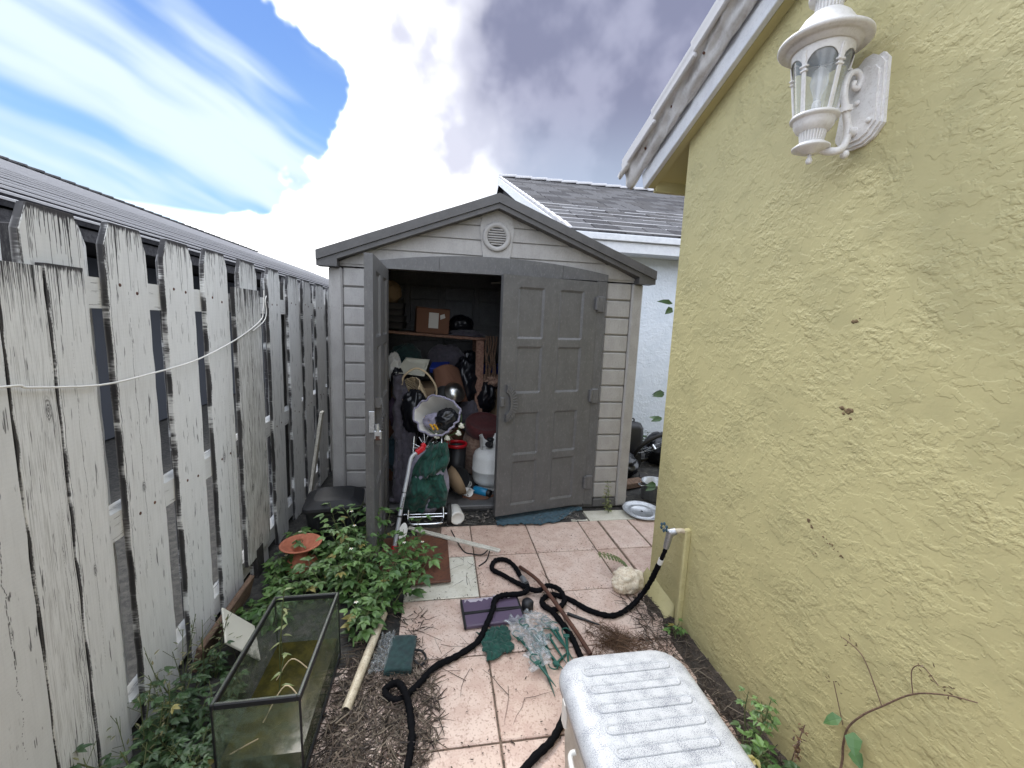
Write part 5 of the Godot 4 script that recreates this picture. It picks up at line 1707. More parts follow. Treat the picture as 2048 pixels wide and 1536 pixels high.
	g.tube(spline([Vector3(0.098, 0.004, -2.909), Vector3(0.167, 0.004, -2.630), Vector3(0.228, 0.004, -2.575), Vector3(0.290, 0.014, -2.545), Vector3(0.337, 0.03, -2.583), Vector3(0.33, 0.03, -2.53), Vector3(0.307, 0.006, -2.485), Vector3(0.258, 0.004, -2.434)], 6), 0.004, 6)
	solo("cord", g, M.black_matte, "thin black cord curling round the end of the trim strip", "cord")
	# teal tarp under the right door
	g = G.new()
	g.sheet(36, 12, func(u, v):
		var x = lerpf(0.44, 1.16, u)
		var zn = -2.93 - 0.20 * sstep(0.55, 1.0, u) + 0.04 * nz.get_noise_1d(u * 14)
		var z = lerpf(zn, -3.17, v)
		return Vector3(x + 0.02 * nz.get_noise_2d(v * 5, 8), 0.012 + 0.022 * absf(nz.get_noise_2d(u * 18, v * 8)) + 0.012 * v, z), 0.002)
	solo("tarp", g, M.teal_cloth, "dark teal tarp showing under the right shed door", "tarp")
	# pale stone shell
	t = thing("conch_shell", "lumpy cream coloured shell on the tiles below the tap", "shell", "", Vector3(1.085, 0.0, -2.115))
	g = G.new()
	var sn = noise(88, 1.6, 4)
	g.ball(Vector3(0, 0.062, 0), Vector3(0.085, 0.068, 0.072), sn, 0.3, 0.9, 40, 26, 0.001)
	g.ball(Vector3(-0.045, 0.05, 0.015), Vector3(0.05, 0.05, 0.05), sn, 0.35, 1.0, 30, 18, 0.001)
	part(t, "body", g, M.shell)
	g = G.new()
	for k in 7:
		var a = k * 0.8
		g.ball(Vector3(0.05 * cos(a), 0.1 + 0.012 * sin(k * 3.0), 0.04 * sin(a)), Vector3(0.014, 0.014, 0.014), sn, 0.3, 1.0, 12, 8)
	part(t, "knob", g, M.shell)
	# pale tile propped against the plank
	t = thing("leaning_tile", "spare beige tile propped against the brown plank by the fence", "tile", "", Vector3(-0.80, 0.01, -1.83))
	g = G.new()
	g.box(Vector3(0, 0.0, 0), Vector3(0.008, 0.20, 0.20), 0.002)
	o = part(t, "slab", g, M.pale_tile)
	o.transform = Transform3D(Basis(Vector3.UP, 0.35) * Basis(Vector3(0, 0, 1), 0.62) * Basis(Vector3.RIGHT, 0.22), Vector3(-0.03, 0.11, 0.0))
	# pans and wheel behind the corner
	t = thing("pan_lid", "round grey aluminium lid on the tiles at the shed corner", "lid", "", Vector3(1.645, 0.004, -3.07))
	g = G.new()
	g.lathe([Vector2(0.0, 0.006), Vector2(0.13, 0.004), Vector2(0.145, 0.016), Vector2(0.158, 0.02), Vector2(0.16, 0.024), Vector2(0.155, 0.026), Vector2(0.143, 0.021), Vector2(0.128, 0.009), Vector2(0.10, 0.008), Vector2(0.098, 0.0105), Vector2(0.09, 0.0105), Vector2(0.088, 0.008), Vector2(0.0, 0.011)], 48)
	o = part(t, "disc", g, M.alu)
	o.rotation = Vector3(0.07, 0, -0.02)
	g = G.new()
	g.lathe([Vector2(0.012, 0.009), Vector2(0.008, 0.016), Vector2(0.0, 0.017)], 10)
	part(t, "knob_screw", g, M.black)
	t = thing("cooking_pot", "dented aluminium pot standing in the gap beside the shed", "pot", "", Vector3(1.90, -0.005, -3.36))
	g = G.new()
	g.lathe([Vector2(0.0, 0.0), Vector2(0.10, 0.0), Vector2(0.11, 0.01), Vector2(0.112, 0.15), Vector2(0.12, 0.155), Vector2(0.12, 0.16), Vector2(0.108, 0.158), Vector2(0.104, 0.012), Vector2(0.0, 0.01)], 36)
	part(t, "vessel", g, M.alu)
	g = G.new()
	g.tube(spline([Vector3(-0.11, 0.13, 0.03), Vector3(-0.14, 0.13, 0.025), Vector3(-0.14, 0.13, -0.025), Vector3(-0.11, 0.13, -0.03)], 4), 0.005, 6)
	part(t, "handle", g, M.alu)
	t = thing("bicycle_wheel", "old bicycle wheel leaning among junk behind the shed", "wheel", "", Vector3(2.30, 0.0, -4.15))
	var wb = tilt(38, 18, 0)
	var ring = []
	for k in 41: ring.append(Vector3(cos(TAU * k / 40.0), sin(TAU * k / 40.0), 0))
	var rp = []
	for p in ring: rp.append(wb * (p * 0.24) + Vector3(0, 0.22, 0))
	g = G.new()
	g.tube(rp, 0.02, 10, false)
	part(t, "tyre", g, M.rubber)
	rp = []
	for p in ring: rp.append(wb * (p * 0.215) + Vector3(0, 0.22, 0))
	g = G.new()
	g.tube(rp, 0.010, 8, false)
	part(t, "rim", g, M.alu)
	g = G.new()
	for k in 18:
		g.tube([wb * (ring[k * 2] * 0.21) + Vector3(0, 0.22, 0), wb * (ring[(k * 2 + 3) % 40] * 0.02 + Vector3(0, 0, 0.02 * (1 if k % 2 else -1))) + Vector3(0, 0.22, 0)], 0.0012, 4, false)
	part(t, "spokes", g, M.chrome)
	g = G.new()
	g.tube([wb * Vector3(0, 0, -0.03) + Vector3(0, 0.22, 0), wb * Vector3(0, 0, 0.03) + Vector3(0, 0.22, 0)], 0.018, 10)
	part(t, "hub", g, M.chrome)
	for q in [[1.80, -3.62, 0.30, 0.05, "dark plank lying in the gap between shed and yellow house", M.old_wood, 0.3], [2.15, -3.75, 0.36, 0.03, "flat dark board lying before the bicycle wheel", M.black_wood, -0.4], [2.45, -3.60, 0.30, 0.06, "old dark beam lying behind the aluminium pot", M.old_wood, 0.9]]:
		g = G.new()
		g.box(Vector3(0, q[3] / 2, 0), Vector3(q[2], q[3], 0.12), 0.004)
		o = solo("scrap_board", g, q[5], q[4], "board")
		o.position = Vector3(q[0], 0.008, q[1])
		o.rotation.y = q[6]
	for q in [[1.86, -3.95, 0.14, 0.12, "black sack slumped in the gap beside the shed", 401], [2.5, -4.3, 0.2, 0.18, "black sack behind the bicycle wheel", 402]]:
		solo("black_sack", crumple(Vector3.ZERO, Vector3(q[2], q[3], q[2]), q[5], 0.4), M.trash_bag, q[4], "sack").position = Vector3(q[0], q[3] * 0.85, q[1])
	t = thing("black_suitcase", "black rounded suitcase standing behind the shed's right corner", "suitcase", "", Vector3(2.04, 0.0, -4.25))
	g = G.new()
	loft(g, [rr(0.13, 0.09, 0.05, 0.0), rr(0.145, 0.10, 0.06, 0.03), rr(0.145, 0.10, 0.06, 0.42), rr(0.12, 0.08, 0.06, 0.47), rr(0.06, 0.04, 0.03, 0.485)])
	part(t, "shell", g, M.black)
	g = G.new()
	g.tube(spline([Vector3(-0.05, 0.48, 0), Vector3(-0.045, 0.515, 0), Vector3(0.045, 0.515, 0), Vector3(0.05, 0.48, 0)], 4), 0.008, 6)
	part(t, "handle", g, M.black)

# ---------------------------------------------------------------- things kept in the shed
func crumple(c: Vector3, r: Vector3, sd: int, amp := 0.5, fy = null) -> G:
	var g := G.new()
	var n = noise(sd, 0.75, 3)
	amp *= 0.6
	n.fractal_type = FastNoiseLite.FRACTAL_RIDGED
	g.ball(c, r, n, amp, 1.5, 46, 30, fy)
	return g

func carton(label: String, pos: Vector3, size: Vector3, turn: float, m: Material, lean := 0.0):
	var t = thing("cardboard_box", label, "box", "", pos, turn)
	t.rotation.z = lean
	var g := G.new()
	g.box(Vector3(0, size.y / 2, 0), size, 0.004)
	part(t, "body", g, m)
	for s in [-1, 1]:
		g = G.new()
		g.box(Vector3(s * size.x * 0.26, size.y + 0.003, 0), Vector3(size.x * 0.5, 0.004, size.z), 0.001, Basis(Vector3(0, 0, 1), s * 0.05))
		part(t, "flap", g, m)
	return t

func make_shed_contents():
	var fl = 0.056
	var g := G.new()
	var nz = noise(65, 1.0, 3)
	# shelf on posts
	var t = thing("wooden_shelf", "rough wooden shelf on a stained post inside the shed", "shelf", "", Vector3(0.0, fl, -4.2))
	for k in 2:
		g = G.new()
		g.sheet(20, 4, func(u, v):
			var x = lerpf(-0.73, 0.42, u)
			return Vector3(x, 1.335 - 0.045 * (x + 0.73) + 0.006 * nz.get_noise_2d(u * 9, v * 3 + k * 5), lerpf(0.17 - k * 0.235, -0.055 - k * 0.235, v) + 0.012 * nz.get_noise_2d(u * 14, k * 9 + (3 if v < 0.5 else 30))), 0.024)
		part(t, "shelf_board", g, M.shelf_wood)
	for q in [[0.372, 0.165], [0.372, -0.27], [-0.66, 0.165], [-0.66, -0.27]]:
		var top = 1.335 - 0.045 * (q[0] + 0.73) - 0.026
		g = G.new()
		g.box(Vector3(q[0], top / 2, q[1]), Vector3(0.075, top, 0.05), 0.004)
		part(t, "post", g, M.shelf_wood)
	# on the shelf
	t = carton("brown cardboard box with a white label on the shed shelf", Vector3(-0.085, 1.368, -4.13), Vector3(0.30, 0.225, 0.22), 0.12, M.carton, -0.045)
	g = G.new()
	g.box(Vector3(0.005, 0.118, 0.1115), Vector3(0.088, 0.14, 0.002))
	part(t, "label_sheet", g, M.paper)
	g = G.new()
	g.prism(PackedVector2Array([Vector2(0.065, 0.13), Vector2(0.11, 0.15), Vector2(0.10, 0.185), Vector2(0.062, 0.17)]), 0.1105, 0.1125)
	part(t, "torn_label", g, M.paper)
	for k in 4:
		g = G.new()
		loft(g, [rr(0.13 - k * 0.008, 0.14, 0.03, 0.0), rr(0.14 - k * 0.008, 0.15, 0.035, 0.05), rr(0.145 - k * 0.008, 0.155, 0.035, 0.056)])
		var o = solo("stacked_tray", g, M.black, "black plastic tray, one of four stacked at the left end of the shed shelf", "tray", "black trays stacked on the shelf")
		o.position = Vector3(-0.46 + 0.01 * (k % 2), 1.402 + k * 0.058, -4.2)
		o.rotation.y = 0.06 * k
	g = crumple(Vector3.ZERO, Vector3(0.09, 0.10, 0.08), 71, 0.35)
	g.empty = false
	solo("paper_sack", g, M.carton_pale, "tan paper sack on top of the black trays", "sack").position = Vector3(-0.46, 1.73, -4.16)
	g = crumple(Vector3.ZERO, Vector3(0.16, 0.035, 0.13), 72, 0.6)
	solo("dark_cloth", g, M.grey_cloth, "dark crumpled cloth on the shelf beside the brown box", "cloth").position = Vector3(0.24, 1.365, -4.2)
	# boxes that carry the heap
	carton("large cardboard box under the heap at the shed's left", Vector3(-0.28, fl, -4.02), Vector3(0.52, 0.62, 0.5), 0.05, M.carton)
	carton("cardboard box under the trash bag behind the shelf post", Vector3(0.22, fl, -4.32), Vector3(0.40, 0.66, 0.4), -0.08, M.carton)
	carton("flat carton lying on the left box in the shed heap", Vector3(-0.20, fl + 0.632, -4.0), Vector3(0.44, 0.2, 0.42), 0.2, M.carton_pale)
	# white tray on top
	g = G.new()
	g.sheet(14, 14, func(u, v):
		var p = Vector3(-0.30, 1.128, -3.92).lerp(Vector3(-0.09, 1.115, -3.92), u).lerp(Vector3(-0.38, 1.01, -3.75).lerp(Vector3(-0.13, 0.984, -3.75), u), v)
		var e = maxf(absf(u * 2 - 1), absf(v * 2 - 1))
		return p + Vector3(0, 0.02 * sstep(0.75, 0.95, e) + 0.006 * sstep(0.06, 0.0, absf(v - 0.45)), 0.012 * sstep(0.75, 0.95, e)), 0.006)
	solo("white_tray", g, M.cream_plastic, "pale plastic tray tilted on top of the shed heap", "tray")
	g = crumple(Vector3.ZERO, Vector3(0.055, 0.12, 0.06), 75, 0.5)
	solo("white_bag", g, M.paper, "crumpled white bag left of the pale tray in the shed", "bag").position = Vector3(-0.395, 1.06, -3.84)
	g = crumple(Vector3.ZERO, Vector3(0.05, 0.09, 0.05), 76, 0.5)
	solo("trash_bag", g, M.trash_bag, "small black bag under the white bag behind the open door", "bag").position = Vector3(-0.36, 0.97, -3.78)
	g = G.new()
	g.box(Vector3.ZERO, Vector3(0.17, 0.05, 0.14), 0.008, tilt(20, -10, 4))
	solo("dark_case", g, M.blue, "dark blue flat case behind the brown paper in the shed", "case").position = Vector3(0.0, 1.06, -3.98)
	# wicker basket tipped on its side
	t = thing("wicker_basket", "pale wicker basket with a tall hoop handle tipped in the shed heap", "basket", "", Vector3(-0.225, 0.86, -3.66))
	var bb = tilt(40, 0, 32)
	g = G.new()
	for k in 11:
		var r = lerpf(0.075, 0.11, k / 10.0)
		var pts = []
		for i in 25:
			var a = TAU * i / 24.0
			pts.append(bb * Vector3(r * cos(a) * 1.15, -0.08 + k * 0.016 + 0.004 * sin(a * 12.0 + k * PI), r * sin(a)))
		g.tube(pts, 0.0062, 6, false)
	part(t, "weave", g, M.wicker)
	g = G.new()
	for i in 16:
		var a = TAU * i / 16.0
		g.tube([bb * Vector3(0.075 * cos(a) * 1.15, -0.085, 0.075 * sin(a)), bb * Vector3(0.112 * cos(a) * 1.15, 0.09, 0.112 * sin(a))], 0.006, 6)
	part(t, "stake", g, M.wicker)
	g = G.new()
	g.tube(spline([Vector3(-0.085, 0.09, 0.06), Vector3(-0.06, 0.17, 0.07), Vector3(0.03, 0.23, 0.07), Vector3(0.12, 0.19, 0.07), Vector3(0.19, 0.09, 0.06), Vector3(0.20, 0.0, 0.05), Vector3(0.17, -0.06, 0.03)], 7), 0.0085, 8)
	part(t, "handle", g, M.wicker)
	# brown paper flap
	g = G.new()
	g.sheet(16, 16, func(u, v):
		var p = Vector3(-0.06, 1.05, -3.86).lerp(Vector3(0.17, 1.06, -3.9), u).lerp(Vector3(-0.02, 0.80, -3.80).lerp(Vector3(0.26, 0.76, -3.84), u), v)
		p.y += 0.05 * sin(u * PI) * (1 - v)
		p.z += 0.06 * sin(u * PI * 1.2) + 0.01 * nz.get_noise_2d(u * 6, v * 6)
		return p, 0.003)
	solo("brown_paper", g, M.carton, "curved sheet of brown cardboard behind the steel bowl", "cardboard")
	g = G.new()
	g.lathe([Vector2(0.0, -0.055), Vector2(0.045, -0.05), Vector2(0.075, -0.028), Vector2(0.092, 0.0), Vector2(0.097, 0.003), Vector2(0.09, 0.004), Vector2(0.072, -0.024), Vector2(0.043, -0.045), Vector2(0.0, -0.05)], 36)
	var ob = solo("steel_bowl", g, M.steel, "shiny steel bowl tipped up in the middle of the shed", "bowl")
	ob.transform = Transform3D(tilt(-125, 0, 0) * tilt(0, 0, 20), Vector3(0.135, 0.872, -3.72))
	g = G.new()
	g.lathe([Vector2(0.0, -0.05), Vector2(0.05, -0.045), Vector2(0.085, -0.01), Vector2(0.09, 0.0), Vector2(0.082, -0.008), Vector2(0.0, -0.042)], 30)
	ob = solo("black_bowl", g, M.black, "black bowl left of the shiny steel bowl in the shed", "bowl")
	ob.transform = Transform3D(tilt(55, 10, 0), Vector3(0.045, 0.85, -3.70))
	# black sacks
	for q in [[Vector3(0.245, 0.905, -4.1), Vector3(0.12, 0.22, 0.14), 81, "tall shiny black trash bag beside the shelf post"], [Vector3(-0.20, 0.73, -3.52), Vector3(0.105, 0.17, 0.10), 82, "black trash bag above the cart behind the floral hamper"], [Vector3(0.44, 0.78, -4.1), Vector3(0.10, 0.16, 0.12), 83, "slumped black trash bag right of the shelf post"]]:
		solo("trash_bag", crumple(Vector3.ZERO, q[1], q[2], 0.42), M.trash_bag, q[3], "bag").position = q[0]
	# right of the post
	g = G.new()
	loft(g, [rr(0.09, 0.09, 0.03, 0.0), rr(0.11, 0.11, 0.035, 0.2), rr(0.115, 0.115, 0.035, 0.205)])
	solo("blue_bin", g, M.blue, "small blue bin at the back of the shed behind the post", "bin").position = Vector3(0.52, 0.86, -4.3)
	solo("pale_cloth", crumple(Vector3.ZERO, Vector3(0.09, 0.06, 0.07), 85, 0.5), M.beige_cloth, "pale flowered cloth heaped before the small blue bin", "cloth").position = Vector3(0.49, 0.93, -4.08)
	carton("carton standing under the blue bin in the shed", Vector3(0.56, fl, -4.3), Vector3(0.36, 0.79, 0.36), 0.0, M.carton_pale)
	# round hassock in its dusty wrap
	t = thing("hassock", "round hassock with maroon top and stained beige wrapping", "hassock", "", Vector3(0.375, fl, -3.86))
	var tb = tilt(20, 0, -4)
	g = G.new()
	g.sheet(40, 16, func(u, v):
		var a = TAU * (u if u < 1.0 else 0.0)
		var r = lerpf(0.15, 0.175, sin(v * PI)) * (1.0 + 0.10 * nz.get_noise_3d(cos(a) * 3, sin(a) * 3, v * 5) + 0.05 * nz.get_noise_3d(cos(a) * 9, sin(a) * 9, v * 4))
		return tb * Vector3(r * cos(a), 0.0 + v * 0.52, -r * sin(a)) + Vector3(0, 0.05 * (1 - v), -0.12))
	part(t, "wrapping", g, M.beige_cloth)
	g = G.new()
	g.at(Vector3(0, 0, -0.12), tb)
	g.lathe([Vector2(0.16, 0.47), Vector2(0.176, 0.48), Vector2(0.18, 0.52), Vector2(0.178, 0.555), Vector2(0.165, 0.572), Vector2(0.15, 0.577), Vector2(0.145, 0.573), Vector2(0.08, 0.584), Vector2(0.0, 0.588)], 40)
	part(t, "top", g, M.maroon)
	# bucket with red rim
	t = thing("bucket", "black bucket with a bright red rim under the steel bowl", "bucket", "", Vector3(0.155, fl, -3.62))
	g = G.new()
	g.lathe([Vector2(0.0, 0.0), Vector2(0.07, 0.0), Vector2(0.085, 0.36), Vector2(0.08, 0.36), Vector2(0.066, 0.01), Vector2(0.0, 0.01)], 28)
	part(t, "body", g, M.black)
	g = G.new()
	g.lathe([Vector2(0.080, 0.358), Vector2(0.092, 0.36), Vector2(0.093, 0.385), Vector2(0.086, 0.39), Vector2(0.080, 0.385), Vector2(0.080, 0.358)], 28)
	part(t, "rim", g, M.red)
	# gas bottle
	t = thing("propane_tank", "white propane tank half hidden by the right shed door", "tank", "", Vector3(0.445, fl, -3.56))
	g = G.new()
	g.lathe([Vector2(0.0, 0.03), Vector2(0.10, 0.035), Vector2(0.135, 0.06), Vector2(0.15, 0.10), Vector2(0.152, 0.165), Vector2(0.155, 0.168), Vector2(0.155, 0.178), Vector2(0.152, 0.181), Vector2(0.15, 0.28), Vector2(0.135, 0.325), Vector2(0.10, 0.35), Vector2(0.0, 0.365)], 40)
	part(t, "body", g, M.tank)
	g = G.new()
	g.lathe([Vector2(0.095, 0.0), Vector2(0.098, 0.04), Vector2(0.092, 0.04), Vector2(0.09, 0.0)], 30)
	part(t, "foot_ring", g, M.tank)
	g = G.new()
	g.lathe([Vector2(0.09, 0.34), Vector2(0.098, 0.46), Vector2(0.102, 0.465), Vector2(0.094, 0.465), Vector2(0.086, 0.34)], 24, 1, 5.7, 10.0)
	part(t, "collar", g, M.tank)
	g = G.new()
	g.tube([Vector3(0, 0.36, 0), Vector3(0, 0.42, 0)], 0.022, 10)
	g.tube([Vector3(0, 0.40, 0), Vector3(-0.03, 0.405, 0.06)], [0.02, 0.026], 10)
	g.ball(Vector3(-0.005, 0.435, 0.01), Vector3(0.032, 0.018, 0.032), nz, 0.3, 3.0, 14, 8)
	part(t, "valve", g, M.black)
	# small things on the shed floor
	g = G.new()
	g.tube([Vector3(-0.075, 0, 0), Vector3(-0.07, 0, 0), Vector3(0.045, 0, 0), Vector3(0.05, 0, 0)], [0.03, 0.034, 0.034, 0.03], 16)
	t = thing("spray_can", "blue can with black cap lying on the shed floor", "can", "", Vector3(0.365, fl + 0.036, -3.38))
	t.rotation = Vector3(0, -0.62, -0.02)
	part(t, "body", g, M.blue_can)
	g = G.new()
	g.tube([Vector3(0.05, 0, 0), Vector3(0.078, 0, 0), Vector3(0.082, 0, 0)], [0.03, 0.03, 0.026], 16)
	part(t, "cap", g, M.black)
	for q in [[Vector3(0.235, fl, -3.50), 0.0, "white mug standing beside the board on the shed floor"], [Vector3(0.215, fl + 0.035, -3.40), 1.4, "white mug lying on its side before the bucket"]]:
		t = thing("mug", q[2], "mug", "", q[0])
		t.rotation = Vector3(q[1], 0.6, 0)
		g = G.new()
		g.lathe([Vector2(0, 0), Vector2(0.03, 0), Vector2(0.034, 0.01), Vector2(0.036, 0.08), Vector2(0.033, 0.08), Vector2(0.03, 0.01), Vector2(0, 0.008)], 20)
		part(t, "cup", g, M.white_plastic)
		g = G.new()
		g.tube(spline([Vector3(0.034, 0.065, 0), Vector3(0.058, 0.06, 0), Vector3(0.058, 0.03, 0), Vector3(0.034, 0.02, 0)], 4), 0.005, 6)
		part(t, "handle", g, M.white_plastic)
	g = G.new()
	var scal = PackedVector2Array()
	for k in 40:
		var a = TAU * k / 40.0
		var r = 1.0 + 0.10 * cos(a * 6.0)
		scal.append(Vector2(0.12 * cos(a) * r, 0.065 * sin(a) * r))
	g.at(Vector3.ZERO, Basis(Vector3.RIGHT, -PI / 2))
	g.prism(scal, 0.0, 0.012)
	solo("wooden_plaque", g, M.carton, "scalloped brown plaque lying flat on the shed floor", "plaque").position = Vector3(0.33, fl + 0.001, -3.36)
	g = G.new()
	g.lathe([Vector2(0.0, 0.0), Vector2(0.07, 0.005), Vector2(0.11, 0.03), Vector2(0.13, 0.075), Vector2(0.126, 0.075), Vector2(0.105, 0.034), Vector2(0.0, 0.008)], 30)
	ob = solo("wooden_bowl", g, M.carton_pale, "tan bowl leaning on edge beside the luggage cart", "bowl")
	ob.transform = Transform3D(tilt(0, 20, -68), Vector3(0.10, fl + 0.12, -3.34))
	g = G.new()
	g.lathe([Vector2(0.0, 0.0), Vector2(0.085, 0.0), Vector2(0.105, 0.035), Vector2(0.108, 0.036), Vector2(0.10, 0.034), Vector2(0.083, 0.006), Vector2(0.0, 0.005)], 30)
	ob = solo("frying_pan", g, M.black_matte, "black frying pan leaning under the red rimmed bucket", "pan")
	ob.transform = Transform3D(tilt(62, 0, 8), Vector3(0.16, fl + 0.115, -3.46))
	# grey padded cover leaning behind the open door
	g = G.new()
	g.sheet(18, 40, func(u, v):
		var x = lerpf(-0.352, lerpf(-0.33, -0.17, sstep(0.0, 0.45, v)), u)
		var y = lerpf(1.02, 0.058, v)
		var z = lerpf(-3.62, -3.27, v) - 0.06 * u
		var f = 0.035 * nz.get_noise_2d(u * 5, v * 3) + 0.018 * sin(u * 9.0 + v * 4.0) + 0.02 * nz.get_noise_2d(u * 9 + 4, v * 12)
		return Vector3(x + f * 0.5, y, z + f), 0.03)
	solo("padded_cover", g, M.grey_cloth, "dark grey padded cover leaning behind the open left door", "cover")
	# more of the heap
	for q in [[-0.30, 0.36, -3.62, 0.13, 0.16, 0.12, M.teal_cloth, "dark blue crumpled cloth low in the shed heap", "cloth"], [-0.10, 0.45, -3.66, 0.14, 0.17, 0.12, M.trash_bag, "full black trash bag low in the middle of the shed heap", "bag"], [-0.02, 0.68, -3.74, 0.12, 0.12, 0.10, M.grey_cloth, "grey towel bunched under the steel bowl", "towel"], [0.05, 0.27, -3.74, 0.10, 0.20, 0.10, M.beige_cloth, "stained beige sack behind the red rimmed bucket", "sack"], [0.27, 0.60, -4.02, 0.10, 0.14, 0.10, M.grey_cloth, "dark cloth behind the maroon hassock", "cloth"], [-0.34, 0.70, -3.70, 0.08, 0.14, 0.09, M.purple, "dusty purple bundle behind the open shed door", "bundle"], [0.30, 0.98, -4.28, 0.12, 0.20, 0.10, M.trash_bag, "black bag at the back under the shed shelf", "bag"], [0.06, 1.13, -4.22, 0.16, 0.12, 0.10, M.grey_cloth, "dark bundle at the back under the shelf board", "bundle"], [-0.32, 1.12, -4.15, 0.14, 0.13, 0.12, M.dark_green, "dark green bundle at the back left under the shelf", "bundle"], [0.20, 1.45, -4.3, 0.11, 0.09, 0.09, M.trash_bag, "dark bag on the shelf behind the brown box", "bag"]]:
		solo("heaped_bundle", crumple(Vector3.ZERO, Vector3(q[3], q[4], q[5]), int(absf(q[0]) * 900 + q[1] * 77), 0.4), q[6], q[7], q[8]).position = Vector3(q[0], q[1], q[2])
	for k in 5:
		g = G.new()
		var x = 0.43 + 0.022 * k
		var pts = []
		for i in 7: pts.append(Vector3(x + 0.03 * nz.get_noise_2d(i * 2.0, k * 9.0), 1.36 - i * 0.07, -4.02 + 0.04 * nz.get_noise_2d(i * 2.0, k * 9.0 + 40)))
		g.tube(spline(pts, 4), 0.011, 6)
		solo("rope_strand", g, M.old_wood, "frayed brown rope strand hanging beside the shelf post", "rope", "rope strands by the shelf post")
	make_cart()

func make_cart():
	var g := G.new()
	var nz = noise(165, 1.0, 3)
	var t = thing("luggage_cart", "folding chrome luggage cart loaded with cloth before the shed", "cart", "", Vector3(-0.08, 0.0, -3.02))
	var o = -t.position
	for s in [-0.205, 0.04]:
		g = G.new()
		g.at(o)
		g.tube([Vector3(s, 0.08, -3.04), Vector3(lerpf(s, -0.08, 0.15), 0.60, -3.26)], 0.009, 10)
		part(t, "upright", g, M.chrome)
	g = G.new()
	g.at(o)
	g.tube(spline([Vector3(-0.205, 0.15, -3.02), Vector3(-0.21, 0.075, -2.985), Vector3(-0.20, 0.055, -2.95), Vector3(-0.17, 0.05, -2.925), Vector3(0.01, 0.05, -2.925), Vector3(0.035, 0.055, -2.95), Vector3(0.045, 0.075, -2.985), Vector3(0.04, 0.15, -3.02)], 6), 0.0085, 10)
	g.tube([Vector3(-0.20, 0.075, -2.985), Vector3(0.04, 0.075, -2.985)], 0.006, 8)
	part(t, "toe_plate", g, M.chrome)
	g = G.new()
	g.at(o)
	g.tube([Vector3(-0.27, 0.075, -3.03), Vector3(0.10, 0.075, -3.03)], 0.007, 8)
	part(t, "axle", g, M.chrome)
	for s in [-0.262, 0.085]:
		g = G.new()
		g.at(o + Vector3(s, 0.075, -3.03), Basis(Vector3(0, 0, 1), PI / 2))
		g.lathe([Vector2(0.0, -0.012), Vector2(0.05, -0.013), Vector2(0.07, -0.016), Vector2(0.075, -0.008), Vector2(0.075, 0.008), Vector2(0.07, 0.016), Vector2(0.05, 0.013), Vector2(0.0, 0.012)], 28)
		part(t, "wheel", g, M.rubber)
	# grey bag strapped on it
	g = G.new()
	g.ball(Vector3(-0.07, 0.30, -3.085), Vector3(0.145, 0.24, 0.085), nz, 0.22, 1.6, 30, 20)
	solo("grey_bag", g, M.lilac_cloth, "lilac grey cloth bag strapped on the luggage cart", "bag")
	# green cloth thrown over it
	g = G.new()
	g.sheet(36, 60, func(u, v):
		var w = lerpf(0.065, 0.12, sstep(0.0, 0.3, v))
		w = lerpf(w, 0.115, sstep(0.3, 0.45, v))
		w = lerpf(w, 0.155, sstep(0.45, 0.8, v))
		var cx = lerpf(0.0, -0.075, sstep(0.0, 0.5, v)) - 0.02 * sstep(0.6, 1.0, v)
		var a = (u - 0.5) * 2.0
		var f = 0.06 * nz.get_noise_2d(u * 2.2, v * 2.6) + 0.02 * nz.get_noise_2d(u * 5 + 6, v * 6) + 0.012 * sin(a * 4.0 + v * 5.0) * sstep(0.4, 1.0, v)
		var pin = exp(-pow((v - 0.47) / 0.035, 2.0))
		var y = lerpf(0.61, 0.085 + 0.055 * sstep(0.2, 0.9, u), v) + 0.02 * nz.get_noise_2d(u * 4, 9)
		return Vector3(cx + a * w, y, -3.05 + 0.085 * sin(v * PI * 0.9) + 0.03 * v - 0.05 * a * a + f - 0.035 * pin), 0.003)
	solo("green_cover", g, M.green_cloth, "dark green cloth draped over the loaded luggage cart", "cloth")
	# grey pole with red ends
	t = thing("metal_pole", "bent grey metal pole with red ends leaning on the cart", "pole", "", Vector3(-0.278, 0.0, -2.66))
	o = -t.position
	var path = spline([Vector3(-0.274, 0.012, -2.655), Vector3(-0.238, 0.25, -2.78), Vector3(-0.205, 0.44, -2.885), Vector3(-0.192, 0.52, -2.93), Vector3(-0.178, 0.548, -2.95), Vector3(-0.15, 0.565, -2.965)], 6)
	g = G.new()
	g.at(o)
	g.tube(path, 0.0135, 14)
	part(t, "tube", g, M.tube)
	g = G.new()
	g.at(o)
	g.tube([Vector3(-0.2765, 0.0, -2.648), Vector3(-0.272, 0.035, -2.667)], [0.02, 0.018], 14)
	part(t, "foot_cap", g, M.red)
	g = G.new()
	g.at(o)
	g.box(Vector3(-0.128, 0.58, -2.975), Vector3(0.07, 0.038, 0.035), 0.008, tilt(0, 20, 32))
	g.box(Vector3(-0.105, 0.61, -2.99), Vector3(0.03, 0.035, 0.03), 0.006, tilt(0, 20, 32))
	part(t, "grip", g, M.red)
	g = G.new()
	g.at(o)
	g.tube([Vector3(-0.2255, 0.326, -2.822), Vector3(-0.224, 0.333, -2.826)], 0.0142, 12)
	g.tube([Vector3(-0.262, 0.10, -2.70), Vector3(-0.26, 0.11, -2.705)], 0.016, 12)
	g.tube([Vector3(-0.248, 0.19, -2.748), Vector3(-0.246, 0.20, -2.753)], 0.016, 12)
	part(t, "clip_band", g, M.black)
	# word printed along the tube
	var tm := TextMesh.new()
	tm.text = "Coleman"
	tm.font_size = 24
	tm.pixel_size = 0.00082
	tm.depth = 0.0006
	var sf := SystemFont.new()
	sf.font_names = PackedStringArray(["Droid Sans"])
	sf.font_weight = 700
